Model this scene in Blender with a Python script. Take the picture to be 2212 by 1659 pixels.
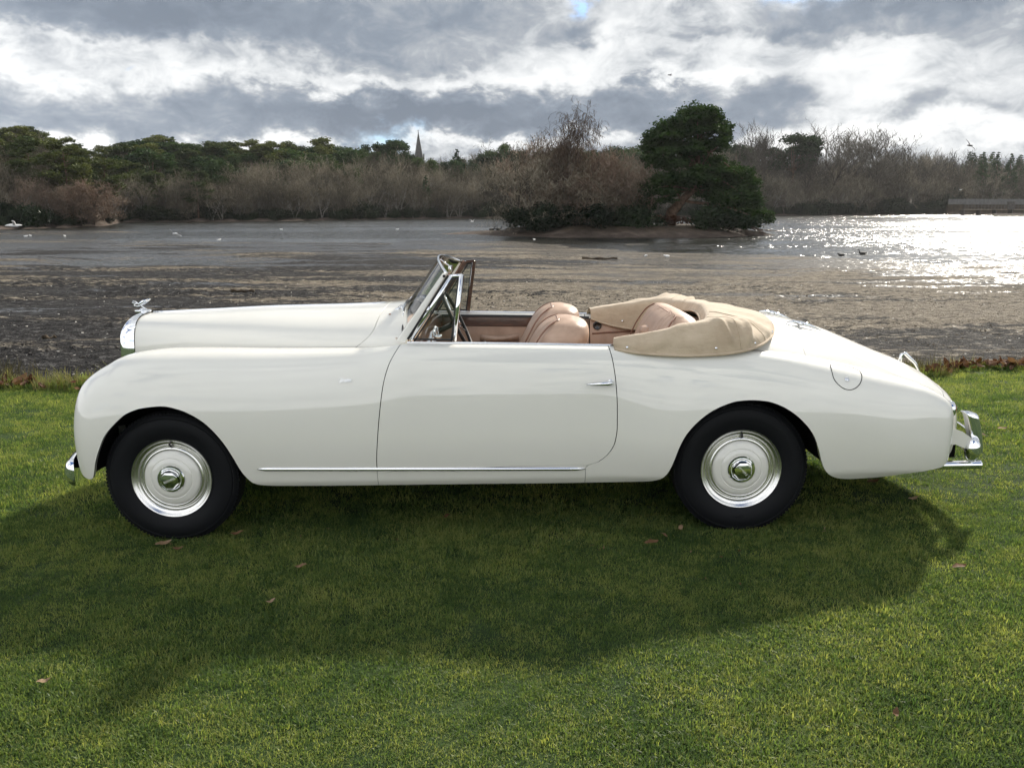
import bpy, bmesh, math, random
import numpy as np
from mathutils import Vector, Matrix, Euler

R = math.radians
scene = bpy.context.scene
for o in list(bpy.data.objects):
    bpy.data.objects.remove(o)
COL = scene.collection

# ------------------------------------------------------------------ camera, sky, sun, exposure
PITCH = R(12.1)
CAM_H = 1.7605
cam = bpy.data.cameras.new('camera')
cam.sensor_fit = 'HORIZONTAL'
cam.sensor_width = 36.0
cam.lens = 36.0 * 1798.0 / 2212.0
cam.clip_start = 0.05
cam.clip_end = 5000.0
cam_ob = bpy.data.objects.new('camera', cam)
COL.objects.link(cam_ob)
cam_ob.location = (0, 0, CAM_H)
cam_ob.rotation_euler = (R(90) - PITCH, 0, 0)
scene.camera = cam_ob

SUN_AZ = R(32.0)      # to the right of the view axis, behind the car
SUN_EL = R(33.0)
SUN_DIR = Vector((math.sin(SUN_AZ) * math.cos(SUN_EL), math.cos(SUN_AZ) * math.cos(SUN_EL), math.sin(SUN_EL)))
SUN_STRENGTH = 4.5
SKY_STRENGTH = 0.10
EXPOSURE = 0.66

scene.view_settings.view_transform = 'Standard'
scene.view_settings.look = 'None'
scene.view_settings.exposure = EXPOSURE
scene.view_settings.gamma = 1.0
scene.view_settings.use_curve_mapping = False
scene.render.engine = 'CYCLES'
scene.cycles.max_bounces = 6
scene.cycles.diffuse_bounces = 3
scene.cycles.glossy_bounces = 4
scene.cycles.transmission_bounces = 4
scene.cycles.volume_bounces = 0
scene.cycles.transparent_max_bounces = 12
scene.cycles.use_adaptive_sampling = True
scene.cycles.adaptive_threshold = 0.03
scene.cycles.caustics_reflective = False
scene.cycles.caustics_refractive = False
scene.cycles.sample_clamp_indirect = 6.0
scene.cycles.use_denoising = True


class N:
    """small helper round a node tree: every call adds one node and returns its output socket"""
    def __init__(self, tree):
        self.t = tree

    def node(self, kind, **kw):
        n = self.t.nodes.new(kind)
        for k, v in kw.items():
            setattr(n, k, v)
        return n

    def put(self, sock, v):
        if v is None:
            return
        if isinstance(v, bpy.types.NodeSocket):
            self.t.links.new(v, sock)
        else:
            if isinstance(v, (tuple, list)) and sock.type == 'RGBA' and len(v) == 3:
                v = (*v, 1)
            sock.default_value = v

    def m(self, op, a, b=None, c=None, clamp=False):
        n = self.node('ShaderNodeMath', operation=op, use_clamp=clamp)
        for i, v in enumerate((a, b, c)):
            self.put(n.inputs[i], v)
        return n.outputs[0]

    def v(self, op, a, b=None, scale=None):
        n = self.node('ShaderNodeVectorMath', operation=op)
        self.put(n.inputs[0], a)
        self.put(n.inputs[1], b)
        if scale is not None:
            self.put(n.inputs['Scale'], scale)
        return n.outputs['Value'] if op in ('DOT_PRODUCT', 'LENGTH') else n.outputs[0]

    def xyz(self, a):
        n = self.node('ShaderNodeSeparateXYZ')
        self.put(n.inputs[0], a)
        return n.outputs

    def vec(self, x, y, z):
        n = self.node('ShaderNodeCombineXYZ')
        for i, q in enumerate((x, y, z)):
            self.put(n.inputs[i], q)
        return n.outputs[0]

    def noise(self, vec, scale=5, detail=4, rough=.5, dist=0, color=False, lac=2.0):
        n = self.node('ShaderNodeTexNoise')
        self.put(n.inputs['Vector'], vec)
        n.inputs['Scale'].default_value = scale
        n.inputs['Detail'].default_value = detail
        n.inputs['Roughness'].default_value = rough
        n.inputs['Lacunarity'].default_value = lac
        n.inputs['Distortion'].default_value = dist
        return n.outputs['Color' if color else 'Fac']

    def voronoi(self, vec, scale=5, feature='F1', out='Distance', rnd=1.0):
        n = self.node('ShaderNodeTexVoronoi', feature=feature)
        self.put(n.inputs['Vector'], vec)
        n.inputs['Scale'].default_value = scale
        n.inputs['Randomness'].default_value = rnd
        return n.outputs[out]

    def ramp(self, fac, stops, interp='LINEAR'):
        n = self.node('ShaderNodeValToRGB')
        n.color_ramp.interpolation = interp
        el = n.color_ramp.elements
        while len(el) > 1:
            el.remove(el[-1])
        for i, (p, c) in enumerate(stops):
            e = el[0] if i == 0 else el.new(p)
            e.position = p
            if isinstance(c, (int, float)):
                c = (c, c, c)
            e.color = (*c[:3], 1)
        self.put(n.inputs[0], fac)
        return n.outputs[0]

    def mix(self, fac, a, b, kind='MIX'):
        n = self.node('ShaderNodeMix', data_type='RGBA', blend_type=kind)
        self.put(n.inputs[0], fac)
        self.put(n.inputs[6], a)
        self.put(n.inputs[7], b)
        return n.outputs[2]

    def smooth(self, x, lo, hi, a=0.0, b=1.0):
        n = self.node('ShaderNodeMapRange', interpolation_type='SMOOTHSTEP')
        self.put(n.inputs[0], x)
        for i, q in enumerate((lo, hi, a, b)):
            self.put(n.inputs[i + 1], q)
        return n.outputs[0]


def make_world():
    w = bpy.data.worlds.new('World')
    scene.world = w
    w.use_nodes = True
    t = w.node_tree
    t.nodes.clear()
    g = N(t)
    out = g.node('ShaderNodeOutputWorld')
    bg = g.node('ShaderNodeBackground')
    bg.inputs['Strength'].default_value = SKY_STRENGTH
    sky = g.node('ShaderNodeTexSky', sky_type='NISHITA')
    sky.sun_disc = False
    sky.sun_elevation = SUN_EL
    sky.sun_rotation = SUN_AZ
    sky.altitude = 30
    sky.air_density = 1.0
    sky.dust_density = 1.2
    sky.ozone_density = 1.5
    d = g.v('NORMALIZE', g.node('ShaderNodeTexCoord').outputs['Generated'])
    X, Y, Z = g.xyz(d)
    # broken cloud deck seen in plan: direction projected on a flat layer overhead
    zz = g.m('ADD', g.m('MAXIMUM', Z, 0.0), 0.09)
    plan = g.vec(g.m('DIVIDE', X, zz), g.m('DIVIDE', Y, zz), 0.0)
    az = g.m('MULTIPLY', g.m('ARCTAN2', X, Y), 57.29578)
    el = g.m('MULTIPLY', g.m('ARCSINE', Z), 57.29578)
    # ragged cloud edges: warp the sky angles with noise
    p2 = g.vec(g.m('MULTIPLY', az, 0.055), g.m('MULTIPLY', el, 0.088), 0.3)
    warp = g.noise(p2, 2.2, 5, .58, 0.2, color=True)
    wx, wy, wz = g.xyz(g.v('SUBTRACT', warp, (.5, .5, .5)))
    azw = g.m('ADD', az, g.m('MULTIPLY', wx, 11.0))
    elw = g.m('ADD', el, g.m('MULTIPLY', wy, 5.6))
    w2 = g.noise(p2, 9.0, 4, .62, .3, color=True)
    ux, uy, uz = g.xyz(g.v('SUBTRACT', w2, (.5, .5, .5)))
    azw = g.m('ADD', azw, g.m('MULTIPLY', ux, 4.5))
    elw = g.m('ADD', elw, g.m('MULTIPLY', uy, 2.6))
    # thick and thin cloud in the deck: billows from noise
    n1 = g.noise(p2, 1.5, 6, .60, .35)
    n2 = g.noise(plan, .55, 5, .58, .4)
    base = g.m('MULTIPLY_ADD', n1, .55, g.m('MULTIPLY', n2, .55))
    # individual cloud banks: (azimuth, elevation, half width, half height, brightness)
    banks = [
        (-18, 10.6, 15, 1.9, -.34), (-30, 12.6, 16, 2.0, -.18), (-4, 12.2, 9, 1.6, -.10),
        (-24, 9.0, 10, .55, .22), (-10, 7.7, 13, .75, .36), (2, 8.3, 7, .8, .28), (-29, 7.6, 3.0, 1.3, .20),
        (-17, 5.7, 13, 1.2, -.30), (-3, 6.2, 11, 1.7, -.42), (8, 5.4, 9, 1.8, -.38), (-28, 5.0, 9, 1.5, -.16),
        (-8, 4.0, 14, .45, .30), (-20, 3.7, 9, .5, .22), (3, 4.1, 6, .5, .26), (-28, 3.9, 4, .6, .22),
        (9, 10.0, 7, 1.2, .19), (16, 9.0, 8, 1.4, .15), (23, 8.2, 7, 1.3, .13), (13, 12.0, 8, 1.2, .09), (17, 10.4, 3.4, .6, -.20), (22, 9.6, 3, .5, -.18), (10, 8.6, 3, .5, -.12),
        (26, 12.0, 6, 1.5, -.26), (21, 11.6, 4, 1.0, -.20), (28, 8.4, 5, 1.0, -.05), (24, 6.2, 7, 1.0, -.22),
        (15, 5.9, 5, 1.2, .06), (20.5, 6.1, 2.4, 1.6, .34), (25, 4.3, 10, .7, .36), (14, 4.0, 7, .6, .22),
        (29.5, 6.3, 3.0, .6, .20), (12, 7.7, 3.5, .5, .30), (5, 10.8, 2.8, .6, -.24), (11.5, 10.6, 2.2, .6, -.2),
    ]
    acc = base
    for (a0, e0, wa, we, amp) in banks:
        u = g.m('MULTIPLY', g.m('SUBTRACT', azw, a0), 1.0 / wa)
        v = g.m('MULTIPLY', g.m('SUBTRACT', elw, e0), 1.0 / we)
        r2 = g.m('MULTIPLY_ADD', u, u, g.m('MULTIPLY', v, v))
        acc = g.m('MULTIPLY_ADD', g.m('EXPONENT', g.m('MULTIPLY', r2, -1.0)), amp, acc)
    # fine light edging of the billows
    n3 = g.noise(p2, 6.0, 5, .62, .5)
    acc = g.m('ADD', acc, g.m('MULTIPLY', g.m('SUBTRACT', n3, .5), .78))
    # clouds seen against the sun have grey bases and bright rims; those facing it are white all over
    sd = g.v('DOT_PRODUCT', d, tuple(SUN_DIR))
    face = g.smooth(sd, -.25, .75)
    k = 1.0 / SKY_STRENGTH
    dark = g.ramp(acc, [(.06, (.135, .162, .202)), (.32, (.190, .222, .266)), (.48, (.285, .308, .338)), (.62, (.45, .468, .485)),
                        (.76, (.58, .592, .60)), (.95, (.69, .695, .69))])
    lit = g.ramp(acc, [(.20, (.36, .41, .48)), (.38, (.56, .60, .65)), (.52, (.86, .88, .90)), (.68, (1.20, 1.20, 1.18))])
    cloud = g.mix(face, lit, dark)
    # thin bright veil round the hidden sun
    glow = g.m('POWER', g.m('MAXIMUM', sd, 0.0), 40.0)
    cloud = g.mix(g.m('MULTIPLY', glow, .12), cloud, (.95, .93, .88))
    cloud = g.v('SCALE', cloud, scale=k)
    # gaps of blue sky
    gapn = g.noise(plan, .9, 4, .6, .3)
    hi = g.smooth(el, 10.0, 30.0)
    gap = g.smooth(g.m('ADD', gapn, g.m('MULTIPLY', hi, .10)), g.m('MULTIPLY_ADD', face, .10, .59), g.m('MULTIPLY_ADD', face, .10, .65))
    for (a0, e0, wa, we) in ((-9.2, 4.25, 1.6, .55), (17.5, 13.0, 1.7, .7), (3.9, 12.9, .9, .45)):
        u = g.m('MULTIPLY', g.m('SUBTRACT', azw, a0 + .4), 1.0 / wa)
        v = g.m('MULTIPLY', g.m('SUBTRACT', elw, e0), 1.0 / we)
        r2 = g.m('MULTIPLY_ADD', u, u, g.m('MULTIPLY', v, v))
        gap = g.m('MAXIMUM', gap, g.m('MULTIPLY', g.m('EXPONENT', g.m('MULTIPLY', r2, -1.0)), .9))
    blue = g.v('MULTIPLY', sky.outputs[0], (.55, .75, 1.05))
    col = g.mix(gap, cloud, blue)
    t.links.new(col, bg.inputs['Color'])
    t.links.new(bg.outputs[0], out.inputs['Surface'])
    w.cycles.sampling_method = 'MANUAL'
    w.cycles.sample_map_resolution = 1024


make_world()

sun = bpy.data.lights.new('sun', 'SUN')
sun.energy = SUN_STRENGTH
sun.angle = R(3.0)
sun.color = (1.0, .93, .82)
sun_ob = bpy.data.objects.new('sun', sun)
COL.objects.link(sun_ob)
sun_ob.rotation_euler = (-SUN_DIR).to_track_quat('-Z', 'Y').to_euler()
sun_ob.location = (20, 40, 40)

# ------------------------------------------------------------------ helpers
rng = np.random.default_rng(7)
random.seed(7)


def tag(o, label=None, cat=None, group=None, kind=None):
    if label:
        o['label'] = label
    if cat:
        o['category'] = cat
    if group:
        o['group'] = group
    if kind:
        o['kind'] = kind
    return o


def empty(name, loc=(0, 0, 0), rot=(0, 0, 0), parent=None):
    o = bpy.data.objects.new(name, None)
    COL.objects.link(o)
    o.location = loc
    o.rotation_euler = rot
    o.empty_display_size = .2
    if parent:
        o.parent = parent
    return o


def mesh_obj(name, verts, faces, mat, parent=None, smooth=True, loc=None, normals=None):
    me = bpy.data.meshes.new(name)
    me.from_pydata([tuple(map(float, v)) for v in verts], [], [tuple(int(i) for i in f) for f in faces])
    if mat is not None:
        me.materials.append(mat)
    if smooth:
        me.polygons.foreach_set('use_smooth', [True] * len(me.polygons))
    me.update()
    if normals is not None:
        me.normals_split_custom_set_from_vertices([tuple(map(float, n)) for n in normals])
    o = bpy.data.objects.new(name, me)
    COL.objects.link(o)
    if parent:
        o.parent = parent
    if loc is not None:
        o.location = loc
    return o


def link_mesh(name, me, parent=None, loc=None, rot=None, scale=None):
    o = bpy.data.objects.new(name, me)
    COL.objects.link(o)
    if parent:
        o.parent = parent
    if loc is not None:
        o.location = loc
    if rot is not None:
        o.rotation_euler = rot
    if scale is not None:
        o.scale = scale if isinstance(scale, (tuple, list)) else (scale,) * 3
    return o


class MB:
    """collects vertices and faces of one part"""
    def __init__(self):
        self.v = []
        self.f = []

    def add(self, vs, fs):
        b = len(self.v)
        self.v.extend([tuple(map(float, q)) for q in vs])
        self.f.extend([tuple(b + i for i in f) for f in fs])

    def grid(self, P, closed_u=False, closed_v=False, flip=False):
        P = np.asarray(P, float)
        nu, nv = P.shape[:2]
        fs = []
        for i in range(nu - (0 if closed_u else 1)):
            for j in range(nv - (0 if closed_v else 1)):
                a, b = i * nv + j, ((i + 1) % nu) * nv + j
                c, d = ((i + 1) % nu) * nv + (j + 1) % nv, i * nv + (j + 1) % nv
                fs.append((a, d, c, b) if flip else (a, b, c, d))
        self.add(P.reshape(-1, 3), fs)

    def box(self, c, s, rot=None, bevel=0.0):
        c = Vector(c)
        hx, hy, hz = s[0] / 2, s[1] / 2, s[2] / 2
        if bevel > 0:
            bm = bmesh.new()
            bmesh.ops.create_cube(bm, size=1)
            for q in bm.verts:
                q.co = Vector((q.co.x * s[0], q.co.y * s[1], q.co.z * s[2]))
            bmesh.ops.bevel(bm, geom=bm.edges[:], offset=bevel, segments=2, affect='EDGES', profile=.6)
            vs = [q.co.copy() for q in bm.verts]
            bm.verts.index_update()
            fs = [[q.index for q in f.verts] for f in bm.faces]
            bm.free()
        else:
            vs = [Vector((x, y, z)) for x in (-hx, hx) for y in (-hy, hy) for z in (-hz, hz)]
            fs = [(0, 1, 3, 2), (4, 6, 7, 5), (0, 4, 5, 1), (2, 3, 7, 6), (0, 2, 6, 4), (1, 5, 7, 3)]
        if rot is not None:
            M3 = Euler(rot).to_matrix()
            vs = [M3 @ q for q in vs]
        self.add([c + q for q in vs], fs)

    def tube(self, pts, rad, n=10, caps=True, flat=None):
        """tube along points; rad a number or one per point; flat=(axis vector, factor) squashes the section"""
        pts = [Vector(p) for p in pts]
        if not hasattr(rad, '__len__'):
            rad = [rad] * len(pts)
        P = []
        up = None
        for i, p in enumerate(pts):
            tn = (pts[min(i + 1, len(pts) - 1)] - pts[max(i - 1, 0)])
            if tn.length < 1e-9:
                tn = Vector((1, 0, 0))
            tn.normalize()
            if up is None:
                up = Vector((0, 0, 1)) if abs(tn.z) < .9 else Vector((0, 1, 0))
            s = tn.cross(up)
            if s.length < 1e-6:
                s = tn.cross(Vector((1, 0, 0)))
            s.normalize()
            up = s.cross(tn).normalized()
            ring = []
            for k in range(n):
                a = 2 * math.pi * k / n
                off = (s * math.cos(a) + up * math.sin(a)) * rad[i]
                if flat:
                    ax = Vector(flat[0]).normalized()
                    off = off - ax * off.dot(ax) * (1 - flat[1])
                ring.append(p + off)
            P.append(ring)
        b = len(self.v)
        self.grid([[tuple(q) for q in r] for r in P], closed_v=True)
        if caps:
            self.f.append(tuple(b + k for k in range(n)))
            e = b + (len(P) - 1) * n
            self.f.append(tuple(e + k for k in reversed(range(n))))

    def lathe(self, prof, n=48, axis='y', c=(0, 0, 0), caps=False):
        """prof: list of (radius, along)"""
        P = []
        for (r, h) in prof:
            ring = []
            for k in range(n):
                a = 2 * math.pi * k / n
                if axis == 'y':
                    q = (c[0] + r * math.cos(a), c[1] + h, c[2] + r * math.sin(a))
                elif axis == 'x':
                    q = (c[0] + h, c[1] + r * math.cos(a), c[2] + r * math.sin(a))
                else:
                    q = (c[0] + r * math.cos(a), c[1] + r * math.sin(a), c[2] + h)
                ring.append(q)
            P.append(ring)
        self.grid(P, closed_v=True, flip=(axis == 'y'))

    def prism(self, poly, y0, y1):
        """polygon in x,z extruded along y"""
        n = len(poly)
        b = len(self.v)
        self.add([(x, y0, z) for x, z in poly] + [(x, y1, z) for x, z in poly],
                 [(i, (i + 1) % n, n + (i + 1) % n, n + i) for i in range(n)] + [tuple(range(n))[::-1], tuple(range(n, 2 * n))])

    def build(self, name, mat, parent=None, smooth=True, angle=None, fix=True):
        o = mesh_obj(name, self.v, self.f, mat, parent, smooth)
        if fix:
            bm = bmesh.new()
            bm.from_mesh(o.data)
            bmesh.ops.remove_doubles(bm, verts=bm.verts, dist=1e-6)
            bmesh.ops.recalc_face_normals(bm, faces=bm.faces)
            bm.to_mesh(o.data)
            bm.free()
        if angle is not None and smooth:
            o.data.set_sharp_from_angle(angle=R(angle))
        return o


def pchip(xs, ys):
    xs = np.asarray(xs, float)
    ys = np.asarray(ys, float)
    h = np.diff(xs)
    dl = np.diff(ys) / h
    m = np.zeros_like(ys)
    for i in range(1, len(xs) - 1):
        if dl[i - 1] * dl[i] > 0:
            w1, w2 = 2 * h[i] + h[i - 1], h[i] + 2 * h[i - 1]
            m[i] = (w1 + w2) / (w1 / dl[i - 1] + w2 / dl[i])
    m[0], m[-1] = dl[0], dl[-1]

    def f(x):
        x = np.clip(np.asarray(x, float), xs[0], xs[-1])
        k = np.clip(np.searchsorted(xs, x, side='right') - 1, 0, len(xs) - 2)
        t = (x - xs[k]) / h[k]
        return ((1 + 2 * t) * (1 - t) ** 2 * ys[k] + t * (1 - t) ** 2 * h[k] * m[k]
                + t * t * (3 - 2 * t) * ys[k + 1] + t * t * (t - 1) * h[k] * m[k + 1])
    return f


def tab(*pts):
    return pchip([p[0] for p in pts], [p[1] for p in pts])


def catmull(P, n, closed=False):
    """n points along a Catmull-Rom curve through P"""
    P = np.asarray(P, float)
    k = len(P)
    out = []
    segs = k if closed else k - 1
    for s in np.linspace(0, segs, n, endpoint=not closed):
        i = min(int(s), segs - 1)
        t = s - i
        if closed:
            a, b, c, d = P[(i - 1) % k], P[i % k], P[(i + 1) % k], P[(i + 2) % k]
        else:
            b, c = P[i], P[i + 1]
            a = P[i - 1] if i > 0 else 2 * b - c
            d = P[i + 2] if i + 2 < k else 2 * c - b
        out.append(.5 * ((2 * b) + (-a + c) * t + (2 * a - 5 * b + 4 * c - d) * t * t + (-a + 3 * b - 3 * c + d) * t ** 3))
    return np.array(out)


# ------------------------------------------------------------------ materials
def new_mat(name):
    m = bpy.data.materials.new(name)
    m.use_nodes = True
    m.node_tree.nodes.clear()
    g = N(m.node_tree)
    out = g.node('ShaderNodeOutputMaterial')
    return m, g, out


def principled(name, color=(.5, .5, .5), rough=.5, metal=0, coat=0, coat_rough=.03, spec=.5, extra=None, bump=None, sheen=0):
    """extra(g) may return dict of socket name -> socket; bump(g) a height socket and (strength, distance)"""
    m, g, out = new_mat(name)
    b = g.node('ShaderNodeBsdfPrincipled')
    g.put(b.inputs['Base Color'], color)
    b.inputs['Roughness'].default_value = rough
    b.inputs['Metallic'].default_value = metal
    b.inputs['Coat Weight'].default_value = coat
    b.inputs['Coat Roughness'].default_value = coat_rough
    b.inputs['Specular IOR Level'].default_value = spec
    b.inputs['Sheen Weight'].default_value = sheen
    if extra:
        for k, v in extra(g).items():
            g.put(b.inputs[k], v)
    if bump:
        hgt, st, di = bump(g)
        bn = g.node('ShaderNodeBump')
        bn.inputs['Strength'].default_value = st
        bn.inputs['Distance'].default_value = di
        g.put(bn.inputs['Height'], hgt)
        m.node_tree.links.new(bn.outputs[0], b.inputs['Normal'])
    m.node_tree.links.new(b.outputs[0], out.inputs['Surface'])
    return m


def objco(g):
    return g.node('ShaderNodeTexCoord').outputs['Object']


def wpos(g):
    return g.node('ShaderNodeNewGeometry').outputs['Position']


MAT = {}
def blade_mat(name, c1, c2, c3, scale=1.2, trans=.45, rough=.5):
    """leaf / grass material: diffuse and translucent, colour drifting over the ground"""
    m, g, out = new_mat(name)
    pos = wpos(g)
    n = g.noise(pos, scale, 4, .6)
    fine = g.noise(pos, scale * 14, 2, .5)
    rnd = g.node('ShaderNodeObjectInfo').outputs['Random']
    f = g.m('ADD', g.m('MULTIPLY', n, .70), g.m('ADD', g.m('MULTIPLY', fine, .30), g.m('MULTIPLY', g.m('SUBTRACT', rnd, .5), .40)))
    c = g.ramp(f, [(.30, c1), (.50, c2), (.72, c3)])
    dif = g.node('ShaderNodeBsdfDiffuse')
    tra = g.node('ShaderNodeBsdfTranslucent')
    glo = g.node('ShaderNodeBsdfGlossy')
    glo.inputs['Roughness'].default_value = rough
    g.put(glo.inputs['Color'], (.5, .5, .5))
    g.put(dif.inputs['Color'], c)
    g.put(tra.inputs['Color'], g.mix(1.0, c, (1.0, 1.0, .55), 'MULTIPLY'))
    mx = g.node('ShaderNodeMixShader')
    mx.inputs[0].default_value = trans
    L = m.node_tree.links
    L.new(dif.outputs[0], mx.inputs[1])
    L.new(tra.outputs[0], mx.inputs[2])
    m2 = g.node('ShaderNodeMixShader')
    m2.inputs[0].default_value = .025
    L.new(mx.outputs[0], m2.inputs[1])
    L.new(glo.outputs[0], m2.inputs[2])
    L.new(m2.outputs[0], out.inputs['Surface'])
    return m


MAT['grass'] = blade_mat('grass_blade', (.064, .118, .038), (.158, .232, .064), (.35, .375, .118), 1.6, .62, .40)
MAT['long_grass'] = blade_mat('long_grass', (.10, .13, .03), (.20, .20, .07), (.30, .26, .13), 2.0, .4)
MAT['reed'] = blade_mat('reed', (.03, .035, .015), (.06, .055, .03), (.10, .085, .05), 3.0, .3)
MAT['litter'] = blade_mat('leaf_litter', (.055, .022, .012), (.11, .05, .028), (.22, .13, .085), 9.0, .25)
MAT['fallen_leaf'] = blade_mat('fallen_leaf', (.13, .07, .035), (.20, .12, .065), (.30, .21, .13), 9.0, .25)


def _soil(g):
    p = wpos(g)
    n = g.noise(p, 1.4, 5, .6)
    n2 = g.noise(p, 38, 4, .65)
    c = g.ramp(g.m('ADD', g.m('MULTIPLY', n, .6), g.m('MULTIPLY', n2, .4)),
               [(.30, (.014, .024, .010)), (.50, (.034, .058, .019)), (.70, (.08, .105, .036))])
    return {'Base Color': c}


MAT['lawn'] = principled('lawn_thatch', rough=.9, spec=.1, extra=_soil,
                         bump=lambda g: (g.noise(wpos(g), 60, 4, .7), .8, .02))


def make_mud():
    m, g, out = new_mat('lake_mud')
    p = wpos(g)
    X, Y, Z = g.xyz(p)
    ps = g.vec(g.m('MULTIPLY', X, .26), Y, 0.0)
    pm = g.vec(g.m('MULTIPLY', X, .6), Y, 0.0)
    big = g.noise(ps, .16, 6, .62, .5)
    mid = g.noise(ps, .75, 6, .62, .4)
    fine = g.noise(pm, 5.5, 6, .70)
    grit = g.noise(p, 34.0, 3, .7)
    # sand lies in low bars, more of it to the right
    bias = g.m('ADD', g.smooth(X, -9.0, 5.0, -.065, .045), g.smooth(Y, 10.0, 18.0, -.05, .050))
    s = g.m('ADD', g.m('MULTIPLY_ADD', mid, .46, g.m('MULTIPLY', big, .54)), bias)
    sand = g.m('MULTIPLY', g.smooth(g.m('ADD', s, g.m('MULTIPLY', g.m('SUBTRACT', fine, .5), .34)), .505, .575), .95)
    mudc = g.ramp(g.m('ADD', g.m('MULTIPLY', fine, .55), g.m('MULTIPLY', grit, .45)),
                  [(.41, (.003, .003, .0032)), (.49, (.013, .0125, .0125)), (.56, (.052, .050, .049)), (.64, (.20, .195, .19))])
    sandc = g.ramp(g.m('ADD', g.m('MULTIPLY', grit, .45), g.m('MULTIPLY', fine, .55)),
                   [(.38, (.018, .015, .013)), (.46, (.105, .088, .067)), (.54, (.225, .19, .14)), (.64, (.40, .36, .29))])
    col = g.mix(sand, mudc, sandc)
    # wet film: smooth, in the low ground and towards the water
    wn = g.noise(ps, .55, 6, .65, .6)
    low = g.smooth(Z, -.45, -.80, -.10, .13)
    band = g.m('MULTIPLY', g.m('EXPONENT', g.m('MULTIPLY', g.m('POWER', g.m('MULTIPLY', g.m('SUBTRACT', Y, 27.0), .14), 2.0), -1.0)), g.smooth(X, -3.0, 4.0, 0.0, .075))
    low = g.m('ADD', low, band)
    wet = g.smooth(g.m('ADD', g.m('ADD', wn, low), g.m('MULTIPLY', g.m('SUBTRACT', fine, .5), .30)), .515, .57)
    wet = g.m('MULTIPLY', wet, g.m('SUBTRACT', 1.0, g.m('MULTIPLY', sand, .45)))
    col = g.mix(g.m('MULTIPLY', wet, .5), col, (.012, .011, .010))
    b = g.node('ShaderNodeBsdfPrincipled')
    g.put(b.inputs['Base Color'], col)
    b.inputs['Roughness'].default_value = .88
    b.inputs['Specular IOR Level'].default_value = .12
    h = g.m('ADD', g.m('MULTIPLY', fine, 1.0), g.m('MULTIPLY', grit, .30))
    bn = g.node('ShaderNodeBump')
    g.put(bn.inputs['Height'], h)
    bn.inputs['Strength'].default_value = 1.0
    bn.inputs['Distance'].default_value = .14
    L = m.node_tree.links
    L.new(bn.outputs[0], b.inputs['Normal'])
    w = g.node('ShaderNodeBsdfPrincipled')
    g.put(w.inputs['Base Color'], (.022, .020, .018))
    w.inputs['Roughness'].default_value = .22
    w.inputs['IOR'].default_value = 1.36
    rip = g.v('SUBTRACT', g.noise(pm, 7.0, 3, .6, .2, color=True), (.5, .5, .5))
    tx, ty, tz = g.xyz(g.v('SCALE', rip, scale=1.1))
    L.new(g.v('NORMALIZE', g.vec(tx, g.m('SUBTRACT', ty, .08), 1.0)), w.inputs['Normal'])
    mx = g.node('ShaderNodeMixShader')
    L.new(g.m('MULTIPLY', wet, .88), mx.inputs[0])
    L.new(b.outputs[0], mx.inputs[1])
    L.new(w.outputs[0], mx.inputs[2])
    L.new(mx.outputs[0], out.inputs['Surface'])
    return m


MAT['mud'] = make_mud()


def make_water():
    m, g, out = new_mat('lake_water')
    p = wpos(g)
    X, Y, Z = g.xyz(p)
    ps = g.vec(g.m('MULTIPLY', X, .55), Y, 0.0)
    calm = g.noise(g.vec(g.m('MULTIPLY', X, .22), Y, 0.0), .09, 3, .55)
    # every ripple tips the surface a little its own way
    rip = g.v('SUBTRACT', g.noise(ps, 4.5, 3, .6, .2, color=True), (.5, .5, .5))
    swell = g.v('SUBTRACT', g.noise(ps, .9, 2, .5, 0, color=True), (.5, .5, .5))
    amp = g.smooth(calm, .40, .54, .60, 1.9)
    tilt = g.v('ADD', g.v('SCALE', rip, scale=amp), g.v('SCALE', swell, scale=.25))
    tx, ty, tz = g.xyz(tilt)
    nrm = g.v('NORMALIZE', g.vec(tx, g.m('SUBTRACT', ty, .095), 1.0))
    b = g.node('ShaderNodeBsdfPrincipled')
    g.put(b.inputs['Base Color'], (.020, .020, .017))
    b.inputs['Roughness'].default_value = .16
    b.inputs['IOR'].default_value = 1.333
    m.node_tree.links.new(nrm, b.inputs['Normal'])
    m.node_tree.links.new(b.outputs[0], out.inputs['Surface'])
    return m


MAT['water'] = make_water()


def _bank(g):
    p = wpos(g)
    X, Y, Z = g.xyz(p)
    n = g.noise(p, .8, 6, .65)
    litter = g.ramp(n, [(.3, (.020, .016, .010)), (.5, (.045, .034, .022)), (.7, (.085, .06, .038))])
    shore = g.ramp(n, [(.3, (.035, .026, .02)), (.5, (.075, .057, .045)), (.7, (.14, .11, .088))])
    f = g.smooth(g.m('ADD', Z, g.m('MULTIPLY', n, .5)), -.25, .25)
    return {'Base Color': g.mix(f, shore, litter)}


MAT['bank'] = principled('far_bank_soil', rough=.9, spec=.15, extra=_bank, bump=lambda g: (g.noise(wpos(g), 2.5, 5, .7), .8, .2))


def bark(name, c1, c2, scale=6):
    return principled(name, rough=.85, spec=.2,
                      extra=lambda g: {'Base Color': g.ramp(g.noise(objco(g), scale, 5, .65), [(.35, c1), (.65, c2)])},
                      bump=lambda g: (g.noise(objco(g), scale * 2.5, 4, .6), .6, .05))


MAT['bark'] = bark('bark_grey', (.05, .043, .035), (.12, .10, .085), 3)
MAT['bark_pine'] = bark('bark_pine', (.055, .035, .022), (.17, .11, .075), 3)
MAT['bark_birch'] = bark('bark_birch', (.10, .09, .075), (.34, .32, .29), 1.6)


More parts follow.
